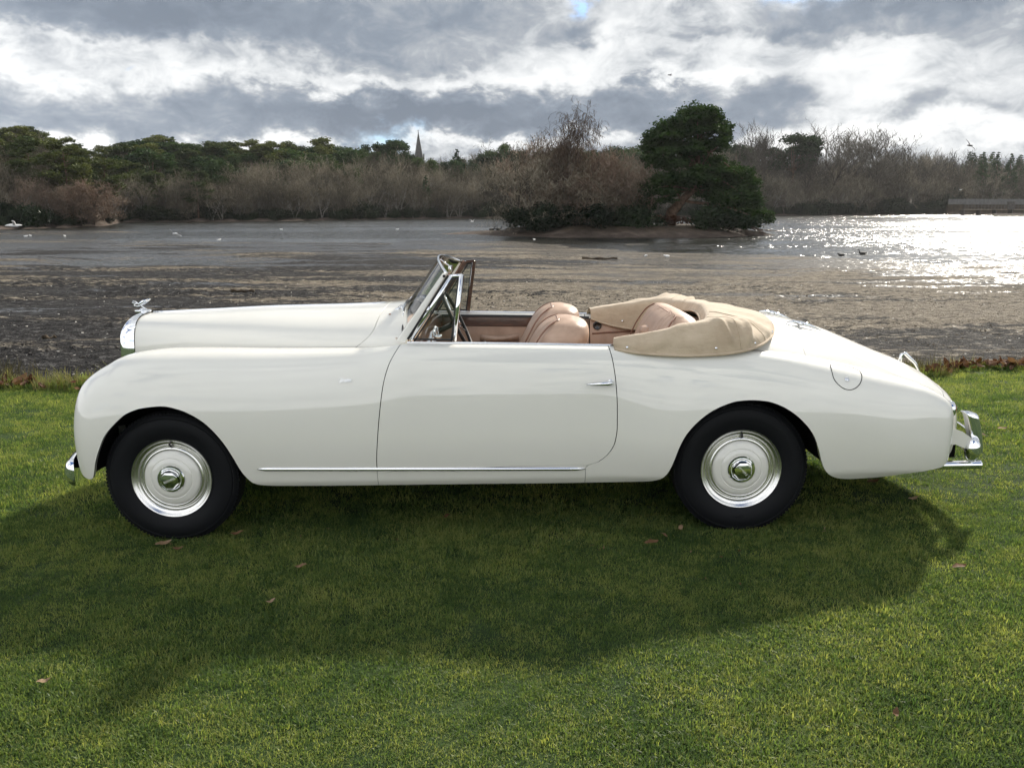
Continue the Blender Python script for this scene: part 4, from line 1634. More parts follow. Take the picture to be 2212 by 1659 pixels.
def _leather(g):
    n = g.noise(objco(g), 6, 4, .6)
    return {'Base Color': g.ramp(n, [(.3, (.37, .245, .172)), (.5, (.46, .315, .228)), (.7, (.53, .375, .28))])}


MAT['leather'] = principled('tan_leather', rough=.42, spec=.45, extra=_leather, bump=lambda g: (g.m('ADD', g.noise(objco(g), 150, 3, .6), g.noise(objco(g), 9, 3, .5)), .25, .006))
MAT['leather_seam'] = principled('dark_tan_piping', (.22, .11, .07), .5)


def _canvas(g):
    p = objco(g)
    n = g.noise(p, 7, 5, .6)
    w = g.noise(g.v('MULTIPLY', p, (400, 400, 400)), 1.0, 2, .5)
    c = g.ramp(n, [(.3, (.44, .345, .24)), (.5, (.51, .41, .292)), (.7, (.57, .465, .34))])
    return {'Base Color': g.mix(.12, c, w, 'MULTIPLY')}


MAT['canvas'] = principled('beige_canvas', rough=.85, spec=.15, sheen=.25, extra=_canvas,
                           bump=lambda g: (g.m('ADD', g.noise(g.v('MULTIPLY', objco(g), (6, 14, 10)), 1.6, 4, .55), g.m('MULTIPLY', g.noise(objco(g), 260, 2, .5), .08)), .5, .02))


def _wood(g):
    p = g.v('MULTIPLY', objco(g), (3, 10, 30))
    n = g.noise(p, 2.2, 6, .6, 1.2)
    return {'Base Color': g.ramp(n, [(.3, (.022, .008, .004)), (.5, (.055, .020, .010)), (.7, (.105, .042, .020))])}


MAT['wood'] = principled('walnut_and_reflection', rough=.3, coat=.8, coat_rough=.06, extra=_wood)
MAT['dial'] = principled('instrument_face', (.02, .02, .02), .3, coat=.6)
MAT['red_lens'] = principled('red_lens', (.45, .01, .01), .12, coat=.8)


def make_glass():
    m, g, out = new_mat('window_glass')
    fr = g.node('ShaderNodeFresnel')
    fr.inputs[0].default_value = 1.45
    tr = g.node('ShaderNodeBsdfTransparent')
    g.put(tr.inputs['Color'], (.88, .90, .89))
    gl = g.node('ShaderNodeBsdfGlossy')
    gl.inputs['Roughness'].default_value = .01
    mx = g.node('ShaderNodeMixShader')
    L = m.node_tree.links
    L.new(g.m('ADD', fr.outputs[0], .015), mx.inputs[0])
    L.new(tr.outputs[0], mx.inputs[1])
    L.new(gl.outputs[0], mx.inputs[2])
    L.new(mx.outputs[0], out.inputs['Surface'])
    return m


MAT['glass'] = make_glass()

# ------------------------------------------------------------------ the car: body
car = empty('convertible_car', (XC, YC, 0.0))
car.rotation_mode = 'XYZ'
_M = Matrix.Rotation(-math.atan(SLOPE_X), 3, 'Y') @ Matrix.Rotation(-ROLL, 3, 'X')
car.rotation_euler = _M.to_euler('XYZ')
tag(car, 'ivory white vintage convertible with tan leather and folded beige hood', 'car')

# curves along the car (x: nose negative, tail positive; half widths positive)
Z_BOT = tab((-2.052, .50), (-2.044, .43), (-2.03, .385), (-2.00, .357), (-1.965, .349), (-1.938, .36), (-1.918, .40), (-1.900, .450), (-1.880, .495), (-1.863, .528),
            (-1.822, .602), (-1.767, .662), (-1.684, .727), (-1.60, .753), (-1.502, .761), (-1.412, .742), (-1.344, .711), (-1.283, .668),
            (-1.229, .609), (-1.186, .544), (-1.153, .475), (-1.128, .412), (-1.102, .365), (-1.072, .331), (-1.029, .313), (-.95, .307),
            (0.04, .295), (.93, .287), (1.04, .290), (1.085, .303), (1.118, .332), (1.138, .368), (1.157, .424), (1.177, .489), (1.208, .556), (1.260, .622),
            (1.333, .682), (1.408, .719), (1.482, .739), (1.541, .742), (1.622, .735), (1.693, .712), (1.765, .669), (1.833, .606), (1.874, .550),
            (1.906, .476), (1.931, .402), (1.956, .352), (1.995, .313), (2.058, .286), (2.123, .279), (2.239, .281), (2.431, .302), (2.558, .320), (2.62, .333),
            (2.645, .350), (2.66, .365), (2.80, .38))
Z_CR = tab((-2.052, .60), (-2.046, .665), (-2.032, .735), (-2.012, .805), (-1.988, .850), (-1.951, .889), (-1.891, .930), (-1.837, .959), (-1.796, .982), (-1.75, .998),
           (-1.694, 1.009), (-1.58, 1.018), (-1.42, 1.020), (-.9, 1.013), (-.5, 1.015), (-.33, 1.030), (-.24, 1.046), (.01, 1.041), (.42, 1.029), (.83, 1.014), (1.2, 1.000),
           (1.5, .985), (1.75, .955), (1.966, .914), (2.112, .879), (2.305, .828), (2.412, .797), (2.519, .762), (2.60, .722), (2.65, .690), (2.70, .655), (2.80, .59))
Y_MAX = tab((-2.052, .690), (-2.045, .735), (-2.03, .765), (-2.00, .797), (-1.95, .828), (-1.88, .850), (-1.75, .868), (-1.5, .878), (-1.0, .880), (-.4, .878), (.3, .874),
            (.85, .868), (1.05, .872), (1.3, .888), (1.55, .893), (1.8, .888), (2.1, .868), (2.4, .838), (2.56, .815), (2.62, .800), (2.65, .775), (2.68, .725), (2.72, .64), (2.80, .43))
Y_CR = tab((-2.052, .685), (-2.0, .675), (-1.9, .665), (-1.7, .655), (-1.4, .650), (-.9, .655), (-.5, .68), (-.3, .715), (-.15, .735), (.4, .742), (.85, .742), (1.2, .735),
           (1.5, .72), (1.75, .695), (2.0, .660), (2.3, .640), (2.5, .650), (2.62, .665), (2.70, .58), (2.80, .40))
Z_MAX = tab((-2.052, .55), (-1.9, .60), (-1.5, .64), (-.8, .62), (.3, .60), (.8, .60), (1.05, .54), (1.4, .58), (2.0, .60), (2.5, .52), (2.8, .50))
EXPO = tab((-2.052, 2.0), (-1.7, 2.15), (-1.0, 2.3), (-.3, 2.5), (.7, 2.5), (.95, 2.15), (1.1, 1.95), (1.4, 2.1), (1.9, 2.15), (2.3, 2.3), (2.55, 3.0), (2.8, 3.2))
Y_IN = tab((-2.052, .680), (-2.03, .60), (-2.0, .54), (-1.9, .46), (-1.75, .325), (-1.5, .372), (-1.0, .474), (-.46, .578), (-.3, .64), (-.2, .69), (0, .70), (.85, .70), (1.2, .69),
            (1.6, .61), (2.0, .54), (2.5, .50), (2.7, .44), (2.8, .30))
Z_IN = tab((-2.052, .58), (-2.0, .66), (-1.9, .76), (-1.75, .915), (-1.5, .972), (-1.0, .985), (-.46, .996), (-.3, 1.015), (-.2, 1.02), (.85, .985), (1.2, .96), (1.6, .90), (2.0, .82), (2.5, .67), (2.8, .50))


def y_side(x, z):
    """half width of the body at x, z (below the wing crown)"""
    ym, zm, yc, zc, n = Y_MAX(x), Z_MAX(x), Y_CR(x), Z_CR(x), EXPO(x)
    lowk = np.clip((zm - z) / (zm - .28), 0, 1.3)
    low = ym - .055 * lowk ** 2.0 - .05 * np.clip(lowk - .86, 0, 1) ** 1.0 * 3
    t = np.clip((z - zm) / np.maximum(zc - zm, .02), 0, 1)
    up = yc + (ym - yc) * (1 - t ** n) ** (1.0 / n)
    return np.where(z < zm, low, up)


XF = tab((.28, -.407), (.41, -.406), (.585, -.390), (.733, -.371), (.855, -.351), (.951, -.322), (1.03, -.278), (1.08, -.243))
XR = tab((.28, .692), (.395, .692), (.400, .715), (.413, .753), (.43, .779), (.45, .801), (.487, .829), (.525, .845), (.612, .856), (.711, .856), (.834, .850), (.955, .835), (1.039, .815))
XF0, XR0, Z_DOOR = -.371, .856, .398

# columns crowd where the outline turns
xd = np.linspace(-2.0519, 2.7995, 6000)
ds = np.sqrt(np.gradient(xd) ** 2 + .7 * np.gradient(Z_BOT(xd)) ** 2 + .7 * np.gradient(Z_CR(xd)) ** 2 + .5 * np.gradient(Y_MAX(xd)) ** 2)
cs = np.cumsum(ds)
xcol = np.interp(np.linspace(cs[0], cs[-1], 300), cs, xd)
kf = int(np.argmin(abs(xcol - XF0)))
kr = int(np.argmin(abs(xcol - XR0)))
xcol[kf], xcol[kr] = XF0, XR0


def wgt(x, lo, mid, hi):
    if x <= lo or x >= hi:
        return 0.0
    t = (x - lo) / (mid - lo) if x < mid else (hi - x) / (hi - mid)
    return t * t * (3 - 2 * t) if False else t


NL, NU, NI = 7, 44, 9
side = np.zeros((len(xcol), NL + NU + NI, 3))
for i, x in enumerate(xcol):
    zb = float(Z_BOT(x))
    zd = max(Z_DOOR, zb + .012)
    wf, wr = wgt(x, -.98, XF0, .15), wgt(x, .20, XR0, 1.03)

    def xat(z):
        return x + wf * (float(XF(z)) - XF0) + wr * (float(XR(z)) - XR0)
    zc = float(Z_CR(x))
    if wf or wr:
        zc = float(Z_CR(xat(zc)))
    zs = list(np.linspace(zb, zd, NL, endpoint=False))
    u = np.linspace(0, 1, NU)
    uu = .45 * u + .55 * np.sin(u * math.pi / 2)
    lowpart = zd + (zc - zd) * uu
    zs += list(lowpart)
    for j, z in enumerate(zs):
        xx = xat(z)
        side[i, j] = (xx, -float(y_side(xx, min(z, float(Z_CR(xx))))), min(z, float(Z_CR(xx))))
    xe, ye, ze = side[i, NL + NU - 1]
    yi, zi = float(Y_IN(xe)), float(Z_IN(xe))
    for q in range(NI):
        a = (q + 1) / NI * math.pi / 2
        side[i, NL + NU + q] = (xe, -(yi + (-ye - yi) * (1 - math.sin(a))) if False else -(-ye - (-ye - yi) * math.sin(a)), zi + (ze - zi) * math.cos(a) ** (1.0 if x < -.3 or x > 1.3 else .55))


def grid_normals(G):
    du = np.gradient(G, axis=0)
    dv = np.gradient(G, axis=1)
    n = np.cross(dv, du)
    l = np.linalg.norm(n, axis=2)[..., None]
    return n / np.maximum(l, 1e-12)


side_n = grid_normals(side)
if side_n[len(xcol) // 2, NL + 6, 1] > 0:
    side_n = -side_n
ROWS = side.shape[1]


def panel(name, i0, i1, j0, j1, mir, gap=(0, 0, 0, 0), lip=.02, parent=car):
    """patch of the side surface with its edges turned in; gap: trims at i0, i1, j0, j1 (metres)"""
    P = side[i0:i1 + 1, j0:j1 + 1].copy()
    Nn = side_n[i0:i1 + 1, j0:j1 + 1].copy()

    def pull(edge, inner, d):
        v = inner - edge
        l = np.linalg.norm(v, axis=-1)[..., None]
        return edge + v / np.maximum(l, 1e-9) * min(d, 1)
    if gap[0]:
        P[0] = pull(P[0], P[1], gap[0])
    if gap[1]:
        P[-1] = pull(P[-1], P[-2], gap[1])
    if gap[2]:
        P[:, 0] = pull(P[:, 0], P[:, 1], gap[2])
    nu, nv = P.shape[:2]
    V = P.reshape(-1, 3).tolist()
    NN = Nn.reshape(-1, 3).tolist()
    Fc = []
    for i in range(nu - 1):
        for j in range(nv - 1):
            a = i * nv + j
            Fc.append((a, a + 1, a + nv + 1, a + nv))
    # turned-in edge all round
    loop = [i * nv for i in range(nu)] + [(nu - 1) * nv + j for j in range(1, nv)] + [i * nv + nv - 1 for i in range(nu - 2, -1, -1)] + [j for j in range(nv - 2, 0, -1)]
    b = len(V)
    cen = P.mean(axis=(0, 1))
    for q in loop:
        p, n = np.array(V[q]), np.array(NN[q])
        V.append((p - n * .0015).tolist())
        NN.append((n * .4 + np.array([0, 0, 0])).tolist())
        V.append((p + np.array([-.15 * n[0], 1.0 if n[1] < .3 else -1.0, -.15 * n[2]]) * lip).tolist())
        t = p - cen
        t = t - n * t.dot(n)
        t /= max(np.linalg.norm(t), 1e-9)
        NN[-2] = (t * .8 + n * .6).tolist()
        NN.append(t.tolist())
    m = len(loop)
    for k in range(m):
        a, c = b + 2 * k, b + 2 * ((k + 1) % m)
        Fc.append((loop[k], a, c, loop[(k + 1) % m]))
        Fc.append((a, a + 1, c + 1, c))
    V = np.array(V)
    NN = np.array(NN)
    if mir:
        V[:, 1] *= -1
        NN[:, 1] *= -1
        Fc = [f[::-1] for f in Fc]
    # faces must look outwards
    f0 = Fc[(nu // 2) * (nv - 1) + nv // 3]
    fn = np.cross(V[f0[1]] - V[f0[0]], V[f0[2]] - V[f0[0]])
    if fn.dot(NN[f0[0]]) < 0:
        Fc = [f[::-1] for f in Fc]
    return mesh_obj(name, V, Fc, MAT['paint'], parent, normals=NN)


G = .0022
near = {}
for mir in (False, True):
    ff = panel('front_wing', 0, kf, 0, ROWS - 1, mir, (0, G, 0, 0))
    dr = panel('door', kf, kr, NL, ROWS - 1, mir, (G, G, G, 0), lip=.03)
    rw = panel('rear_wing', kr, len(xcol) - 1, 0, ROWS - 1, mir, (G, 0, 0, 0))
    sl = panel('sill', kf, kr, 0, NL, mir, (0, 0, 0, 0), lip=.03)
    near[mir] = (ff, dr, rw, sl)
    # black sheet added to block light, so the shut lines stay dark
    P = side[kf - 14:kr + 15, :NL + NU - 1].copy()
    P[..., 1] += .032
    if mir:
        P[..., 1] *= -1
    mb = MB()
    mb.grid(P)
    mb.build('gap_light_block', MAT['black'], car)
    # wheel housings
    for hx, r_ in ((-1.502, .452), (1.530, .438)):
        mb = MB()
        s_ = 1 if mir else -1
        rings = []
        for yy in (.838, .50):
            ring_ = []
            for a in np.linspace(.10, math.pi - .10, 30):
                xv, zv = hx + r_ * math.cos(a), .33 + (r_ - .01) * math.sin(a)
                ring_.append((xv, s_ * min(yy, float(y_side(xv, max(zv, .36))) - .014), zv))
            rings.append(ring_)
        mb.grid(rings)
        mb.add([(hx, s_ * .50, .33)] + rings[1], [(0, k, k + 1) for k in range(1, 30)])
        mb.build('wheel_housing', MAT['black'], car)

# underside
mb = MB()
mb.box((-.2, 0, .37), (2.2, 1.50, .06))
mb.box((-1.5, 0, .45), (.7, .94, .10))
mb.box((1.5, 0, .45), (1.1, .94, .10))
mb.box((2.3, 0, .40), (.6, 1.3, .06))
mb.build('underside', MAT['black'], car, smooth=False)

# ------------------------------------------------------------------ bonnet, scuttle
W_B = tab((-1.888, .268), (-1.7, .315), (-1.4, .385), (-1.0, .478), (-.44, .585), (-.25, .655))
ZB_B = tab((-1.888, .88), (-1.7, .94), (-1.5, .982), (-1.0, .995), (-.44, 1.006), (-.25, 1.02))
ZT_B = tab((-1.888, 1.155), (-1.5, 1.167), (-1.05, 1.180), (-.72, 1.182), (-.44, 1.188), (-.25, 1.200))
NE_B = tab((-1.888, 3.5), (-1.4, 2.8), (-.8, 2.3), (-.25, 2.2))


def bonnet_point(x, a):
    """a: -1 near edge ... 0 crest ... 1 far edge"""
    n = float(NE_B(x))
    t = (1 - abs(a)) * math.pi / 2
    y = math.copysign(1, a) * float(W_B(x)) * max(math.cos(t), 0) ** (2 / n)
    zb = float(ZB_B(x))
    return (x, y, zb + (float(ZT_B(x)) - zb) * math.sin(t) ** (2 / n))


def shut_x(a):
    """rear shut line of the bonnet: bows forward towards its lower corners"""
    k = abs(a)
    return -.425 - .03 * k ** 2 - .085 * max(0, (k - .62) / .38) ** 2.2


def bonnet_grid(x_from, x_to, nx, na):
    A = np.sin(np.linspace(-1, 1, na) * math.pi / 2) * .35 + np.linspace(-1, 1, na) * .65
    P = np.zeros((nx, na, 3))
    for j, a in enumerate(A):
        a0, a1 = x_from(a), x_to(a)
        for i, t in enumerate(np.linspace(0, 1, nx)):
            P[i, j] = bonnet_point(a0 + (a1 - a0) * t, a)
    return P


def shell(name, P, mat, parent, lip=.012):
    Nn = grid_normals(P)
    if Nn[P.shape[0] // 2, P.shape[1] // 2, 2] < 0:
        Nn = -Nn
    nu, nv = P.shape[:2]
    V = P.reshape(-1, 3).tolist()
    NN = Nn.reshape(-1, 3).tolist()
    Fc = [(i * nv + j, (i + 1) * nv + j, (i + 1) * nv + j + 1, i * nv + j + 1) for i in range(nu - 1) for j in range(nv - 1)]
    loop = [i * nv for i in range(nu)] + [(nu - 1) * nv + j for j in range(1, nv)] + [i * nv + nv - 1 for i in range(nu - 2, -1, -1)] + [j for j in range(nv - 2, 0, -1)]
    b = len(V)
    cen = P.mean(axis=(0, 1))
    for q in loop:
        p, n = np.array(V[q]), np.array(NN[q])
        t = p - cen
        t = t - n * t.dot(n)
        t /= max(np.linalg.norm(t), 1e-9)
        V.append((p - n * .0012 + t * .0004).tolist())
        NN.append((t * .8 + n * .6).tolist())
        V.append((p - n * lip).tolist())
        NN.append(t.tolist())
    m = len(loop)
    for k in range(m):
        a, c = b + 2 * k, b + 2 * ((k + 1) % m)
        Fc.append((loop[k], a, c, loop[(k + 1) % m]))
        Fc.append((a, a + 1, c + 1, c))
    V, NN = np.array(V), np.array(NN)
    f0 = Fc[(nu // 2) * (nv - 1) + nv // 2]
    fn = np.cross(V[f0[1]] - V[f0[0]], V[f0[2]] - V[f0[0]])
    if fn.dot(NN[f0[0]]) < 0:
        Fc = [f[::-1] for f in Fc]
    return mesh_obj(name, V, Fc, mat, parent, normals=NN)


bonnet = shell('bonnet', bonnet_grid(lambda a: -1.884, lambda a: shut_x(a) - .0022, 60, 61), MAT['paint'], car)
mb = MB()
mb.tube([(x, 0, float(ZT_B(x)) + .001) for x in np.linspace(-1.87, -.45, 16)], .007, 8)
mb.build('centre_hinge', MAT['chrome'], bonnet)
mb = MB()
mb.grid(bonnet_grid(lambda a: -.56, lambda a: -.40, 6, 41) + np.array([0, 0, -.02]))
mb.build('bonnet_gap_backing', MAT['black'], bonnet)  # black sheet added under the rear shut line to darken the gap
mb = MB()
for sg in (-1, 1):
    mb.tube([(x, sg * (float(W_B(x)) + .002), float(ZB_B(x)) - .004) for x in np.linspace(-1.80, -.50, 30)], .005, 6)
mb.build('bonnet_gap_shade', MAT['seal'], bonnet)  # black tubes put in for the dark gap between bonnet and wing
# scuttle with the screen's foot
shell('scuttle', bonnet_grid(lambda a: shut_x(a) + .0022, lambda a: -.215 - .085 * (1 - abs(a)) ** .8 * 1.0, 16, 61), MAT['paint'], car)

# ------------------------------------------------------------------ tail deck and boot lid
DECK = catmull([(1.46, 1.085), (1.62, 1.098), (1.80, 1.088), (1.95, 1.062), (2.108, 1.022), (2.206, .990), (2.35, .928), (2.51, .858), (2.617, .815), (2.694, .778), (2.771, .735),
                (2.85, .678), (2.895, .640), (2.924, .60), (2.94, .55), (2.942, .46), (2.93, .40), (2.90, .355)], 70)
W_D = pchip(np.linspace(0, 1, 6), [.70, .69, .66, .62, .58, .56])
DROP = pchip(np.linspace(0, 1, 6), [.165, .205, .215, .20, .10, .05])
SWEEP = pchip(np.linspace(0, 1, 6), [.0, .0, .03, .08, .16, .17])
cum = np.concatenate([[0], np.cumsum(np.linalg.norm(np.diff(DECK, axis=0), axis=1))])
cum /= cum[-1]


def deck_point(s, t):
    x = np.interp(s, cum, DECK[:, 0])
    z = np.interp(s, cum, DECK[:, 1])
    k = abs(t)
    f = .62 * k ** 2.2 + .38 * k ** 5
    return (x - float(SWEEP(s)) * k ** 2.4, t * float(W_D(s)), z - float(DROP(s)) * f)


def deck_grid(s0, s1, t0, t1, ns, nt, dz=0.0):
    return np.array([[np.add(deck_point(s, t), (0, 0, dz)) for t in np.linspace(t0, t1, nt)] for s in np.linspace(s0, s1, ns)])


S0, S1, T1 = .245, .80, .74
g_ = .002
shell('tail_deck', deck_grid(0, S0 - g_, -1, 1, 18, 49), MAT['paint'], car)
boot = shell('boot_lid', deck_grid(S0 + g_, S1 - g_, -T1 + .004, T1 - .004, 46, 41), MAT['paint'], car)
for sg in (-1, 1):
    shell('boot_surround', deck_grid(S0 + g_ if False else S0, S1, min(sg * T1, sg), max(sg * T1, sg), 46, 9), MAT['paint'], car)
shell('tail_panel', deck_grid(S1 + g_, 1, -1, 1, 18, 41), MAT['paint'], car)
mb = MB()
mb.grid(deck_grid(S0 - .03, S1 + .03, -T1 - .06, T1 + .06, 20, 21, -.02))
mb.build('boot_gutter', MAT['black'], boot)


def deck_at(x, y):
    s = float(np.interp(x, DECK[:, 0], cum))
    for _ in range(8):
        t = y / float(W_D(s))
        p = deck_point(s, t)
        s += (x - p[0]) / 1.7
    return Vector(deck_point(s, y / float(W_D(s))))


# boot hinges, handle
for yy in (-.27, .27):
    mb = MB()
    a, b_, c_ = deck_at(1.905, yy), deck_at(1.985, yy), deck_at(2.11, yy)
    up = Vector((0, 0, 1))
    mb.tube([a + up * .010, a.lerp(b_, .5) + up * .02, b_ + up * .022], [.006, .014, .016], 10, flat=((0, 0, 1), .7))
    mb.tube([b_ + up * .022, b_.lerp(c_, .4) + up * .020, c_ + up * .008], [.017, .015, .004], 10, flat=((0, 0, 1), .7))
    mb.tube([b_ + Vector((0, -.03, .018)), b_ + Vector((0, .03, .018))], .013, 10)
    mb.build('boot_hinge', MAT['chrome'], boot)
mb = MB()
h0, h1 = deck_at(2.71, 0), deck_at(2.83, 0)
mb.tube([h0 + Vector((-.005, 0, -.005)), h0 + Vector((.005, 0, .045)), h0 + Vector((.025, 0, .052)), h0.lerp(h1, .6) + Vector((.02, 0, .035)), h1 + Vector((.015, 0, -.01))],
        [.012, .012, .012, .009, .006], 10)
mb.build('boot_handle', MAT['chrome'], boot)


# ------------------------------------------------------------------ things on the side panels
def on_side(x, z, off=0.0):
    return Vector((x, -float(y_side(x, z)) - off, z))


def side_nrm(x, z):
    e = .004
    a = on_side(x + e, z) - on_side(x - e, z)
    b_ = on_side(x, z + e) - on_side(x, z - e)
    n = a.cross(b_)
    n.normalize()
    return n if n.y < 0 else -n


def mirror_y(mb):
    m2 = MB()
    m2.v = [(x, -y, z) for x, y, z in mb.v]
    m2.f = [f[::-1] for f in mb.f]
    return m2


for mir in (False, True):
    ff, dr, rw, sl = near[mir]

    def put(mb, name, mat, parent, **k):
        return (mirror_y(mb) if mir else mb).build(name, mat, parent, **k)
    # chrome strip over the sill
    mb = MB()
    xs_ = np.linspace(-1.036, .690, 40)
    zs_ = [.412 + (x + 1.036) / 1.726 * (.379 - .412) for x in xs_]
    rd = [.004] + [.011] * 38 + [.004]
    mb.tube([on_side(x, z, .002) for x, z in zip(xs_, zs_)], rd, 10)
    put(mb, 'sill_strip', MAT['chrome'], sl)
    # door handle
    mb = MB()
    hp = [(.828, .842, .012), (.824, .843, .028), (.80, .8425, .036), (.765, .8415, .037), (.73, .840, .034), (.693, .838, .030)]
    mb.tube([on_side(x, z, o_) for x, z, o_ in hp], [.011, .0135, .0125, .0105, .0075, .0025], 12)
    mb.lathe([(.0001, -.002), (.017, -.002), (.017, .006), (.012, .012), (.0001, .012)], 20, 'y', tuple(on_side(.822, .8425, .010)))
    put(mb, 'door_handle', MAT['chrome'], dr)
    # chrome strip on the door's top edge
    mb = MB()
    xs_ = np.linspace(-.235, .865, 30)
    mb.tube([(x, -float(Y_CR(x)) + .008, float(Z_CR(x)) + .003) for x in xs_], .0085, 8, flat=((0, 0, 1), .75))
    put(mb, 'belt_strip', MAT['chrome'], dr)
    # inside of the door: wood rail, leather panel, arm rest
    mb = MB()
    P = [[(x, -.695, float(Z_CR(x)) - .012), (x, -.688, float(Z_CR(x)) - .028)] for x in np.linspace(-.24, .85, 14)]
    mb.grid(P)
    put(mb, 'window_seal', MAT['seal'], dr)
    mb = MB()
    P = [[(x, -.690, float(Z_CR(x)) - .026), (x, -.678, float(Z_CR(x)) - .030), (x, -.674, float(Z_CR(x)) - .085), (x, -.684, float(Z_CR(x)) - .092)] for x in np.linspace(-.24, .85, 24)]
    mb.grid(P)
    put(mb, 'wood_capping', MAT['wood'], dr, angle=40)
    mb = MB()
    P = [[(x, -.684, float(Z_CR(x)) - .090), (x, -.676, .90), (x, -.672, .78), (x, -.668, .62), (x, -.665, .45)] for x in np.linspace(-.24, .85, 24)]
    mb.grid(P)
    put(mb, 'door_trim', MAT['leather'], dr)
    mb = MB()
    P = []
    for x in np.linspace(.09, .36, 15):
        u_ = (x - .225) / .135
        k_ = max(.0, 1 - abs(u_) ** 3)
        P.append([(x, -.668, .845), (x, -.668 + .055 * k_ + .002, .848), (x, -.668 + .075 * k_ + .002, .868), (x, -.668 + .06 * k_ + .002, .888 - .012 * (1 - u_ * u_) + .004), (x, -.668, .892 - .012 * (1 - u_ * u_))])
    mb.grid(P)
    put(mb, 'arm_rest', MAT['leather'], dr)
    mb = MB()
    mb.tube([(.02, -.66, .80), (.02, -.635, .80), (.05, -.628, .81), (.13, -.628, .845)], [.012, .010, .008, .006], 8)
    mb.lathe([(.0001, .0), (.012, .0), (.014, .01), (.0001, .022)], 12, 'y', (.13, -.628, .845))
    put(mb, 'window_crank', MAT['chrome'], dr)
    # quarter light on the door
    ql = MB()
    y_ = -.716
    A_, B_, C_, D_ = (-.218, 1.062), (.006, 1.393), (.064, 1.396), (.012, 1.052)

    def bar(p, q, w, th=.022, yo=0.0):
        d = Vector((q[0] - p[0], 0, q[1] - p[1])).normalized()
        n = Vector((-d.z, 0, d.x)) * w / 2
        pp = [Vector((p[0], y_ + yo, p[1])), Vector((q[0], y_ + yo, q[1]))]
        vs = []
        for c0 in pp:
            for sy in (-th / 2, th / 2):
                for sn in (-1, 1):
                    vs.append(c0 + n * sn + Vector((0, sy, 0)))
        return vs, [(0, 1, 5, 4), (2, 6, 7, 3), (0, 4, 6, 2), (1, 3, 7, 5), (0, 2, 3, 1), (4, 5, 7, 6)]

    ql.tube([(A_[0], y_, A_[1]), (B_[0], y_, B_[1])], .0115, 10, flat=((0, 1, 0), .8))
    ql.tube([(B_[0] - .004, y_, B_[1] - .002), (C_[0], y_, C_[1] - .002)], .010, 10, flat=((0, 1, 0), .8))
    ql.tube([(C_[0] - .006, y_, C_[1] + .004), (D_[0], y_, D_[1])], .0125, 10, flat=((0, 1, 0), .8))
    ql.tube([(-.125, y_ - .012, 1.205), (-.118, y_ - .016, 1.22), (-.112, y_ - .012, 1.235)], [.006, .008, .006], 8)
    q_ob = put(ql, 'quarter_light', MAT['chrome'], dr)
    mb = MB()
    for p_, q_, w_ in ((A_, B_, .020), (B_, C_, .016), (C_, D_, .022)):
        v_, f_ = bar(p_, q_, w_, .006, .013)
        mb.add(v_, f_)
    put(mb, 'frame_reflection', MAT['wood'], q_ob, smooth=False)  # brown strips painted in for the leather's reflection in the chrome frame
    mb = MB()
    for p_, q_, off_ in ((A_, B_, (.016, -.012)), (C_, D_, (-.015, .0)), (B_, C_, (0, -.014)), ((-.205, 1.066), (.0, 1.058), (0, 0))):
        v_, f_ = bar((p_[0] + off_[0], p_[1] + off_[1]), (q_[0] + off_[0], q_[1] + off_[1]), .009, .012)
        mb.add(v_, f_)
    v_, f_ = bar((A_[0] - .016, A_[1] + .004), (B_[0] - .014, B_[1] + .004), .010, .012)
    mb.add(v_, f_)
    put(mb, 'rubber_seal', MAT['seal'], q_ob, smooth=False)
    mb = MB()
    mb.prism([(A_[0] + .012, A_[1] + .002), (D_[0] - .006, D_[1] + .006), (C_[0] - .012, C_[1] - .012), (B_[0] + .004, B_[1] - .010)], y_ - .002, y_ + .002)
    put(mb, 'pane', MAT['glass'], q_ob, smooth=False)

# maker's script on the wing
def text_mesh(body, size, extrude, shear=0.0, bold=0.0):
    cu = bpy.data.curves.new('lettering', 'FONT')
    cu.body = body
    cu.size = size
    cu.extrude = extrude
    cu.shear = shear
    cu.offset = bold
    cu.align_x = 'CENTER'
    cu.align_y = 'CENTER'
    cu.resolution_u = 3
    ob = bpy.data.objects.new('lettering_source', cu)
    dg = bpy.context.evaluated_depsgraph_get()
    COL.objects.link(ob)
    dg.update()
    me = bpy.data.meshes.new_from_object(ob.evaluated_get(dg))
    bpy.data.objects.remove(ob)
    V_ = [tuple(v.co) for v in me.vertices]
    F_ = [tuple(p.vertices) for p in me.polygons]
    bpy.data.meshes.remove(me)
    return V_, F_


def letters_on(name, V_, F_, origin, xdir, nrm, mat, parent, taper=None):
    nrm = Vector(nrm).normalized()
    xdir = (Vector(xdir) - nrm * Vector(xdir).dot(nrm)).normalized()
    ydir = nrm.cross(xdir)
    vs = [Vector(origin) + xdir * v[0] + ydir * v[1] + nrm * v[2] for v in V_]
    return mesh_obj(name, vs, F_, mat, parent, smooth=False)


V_, F_ = text_mesh('Graber', .0235, .0012, .55, .0002)
V_ = [(x * .86, y, z) for x, y, z in V_]
mb = MB()
mb.add(V_, F_)
mb.tube([(-.034, -.0105, 0), (-.026, -.0125, 0), (.02, -.0105, 0), (.033, -.0095, 0), (.037, -.004, 0)], [.0008, .0013, .0013, .0012, .0007], 6)
mb.tube([(-.020, .008, 0), (-.028, .0095, 0), (-.036, .005, 0), (-.036, .0, 0), (-.028, -.003, 0), (-.021, -.001, 0), (-.024, -.010, 0), (-.030, -.014, 0), (-.036, -.010, 0)], .0013, 6)
for mir in (False, True):
    o_ = on_side(-.547, .878, .0025)
    n_ = side_nrm(-.547, .878)
    if mir:
        o_.y, n_.y = -o_.y, -n_.y
    letters_on('script_badge', mb.v, mb.f, o_, (-1 if mir else 1, 0, 0), n_, MAT['chrome'], near[mir][0])

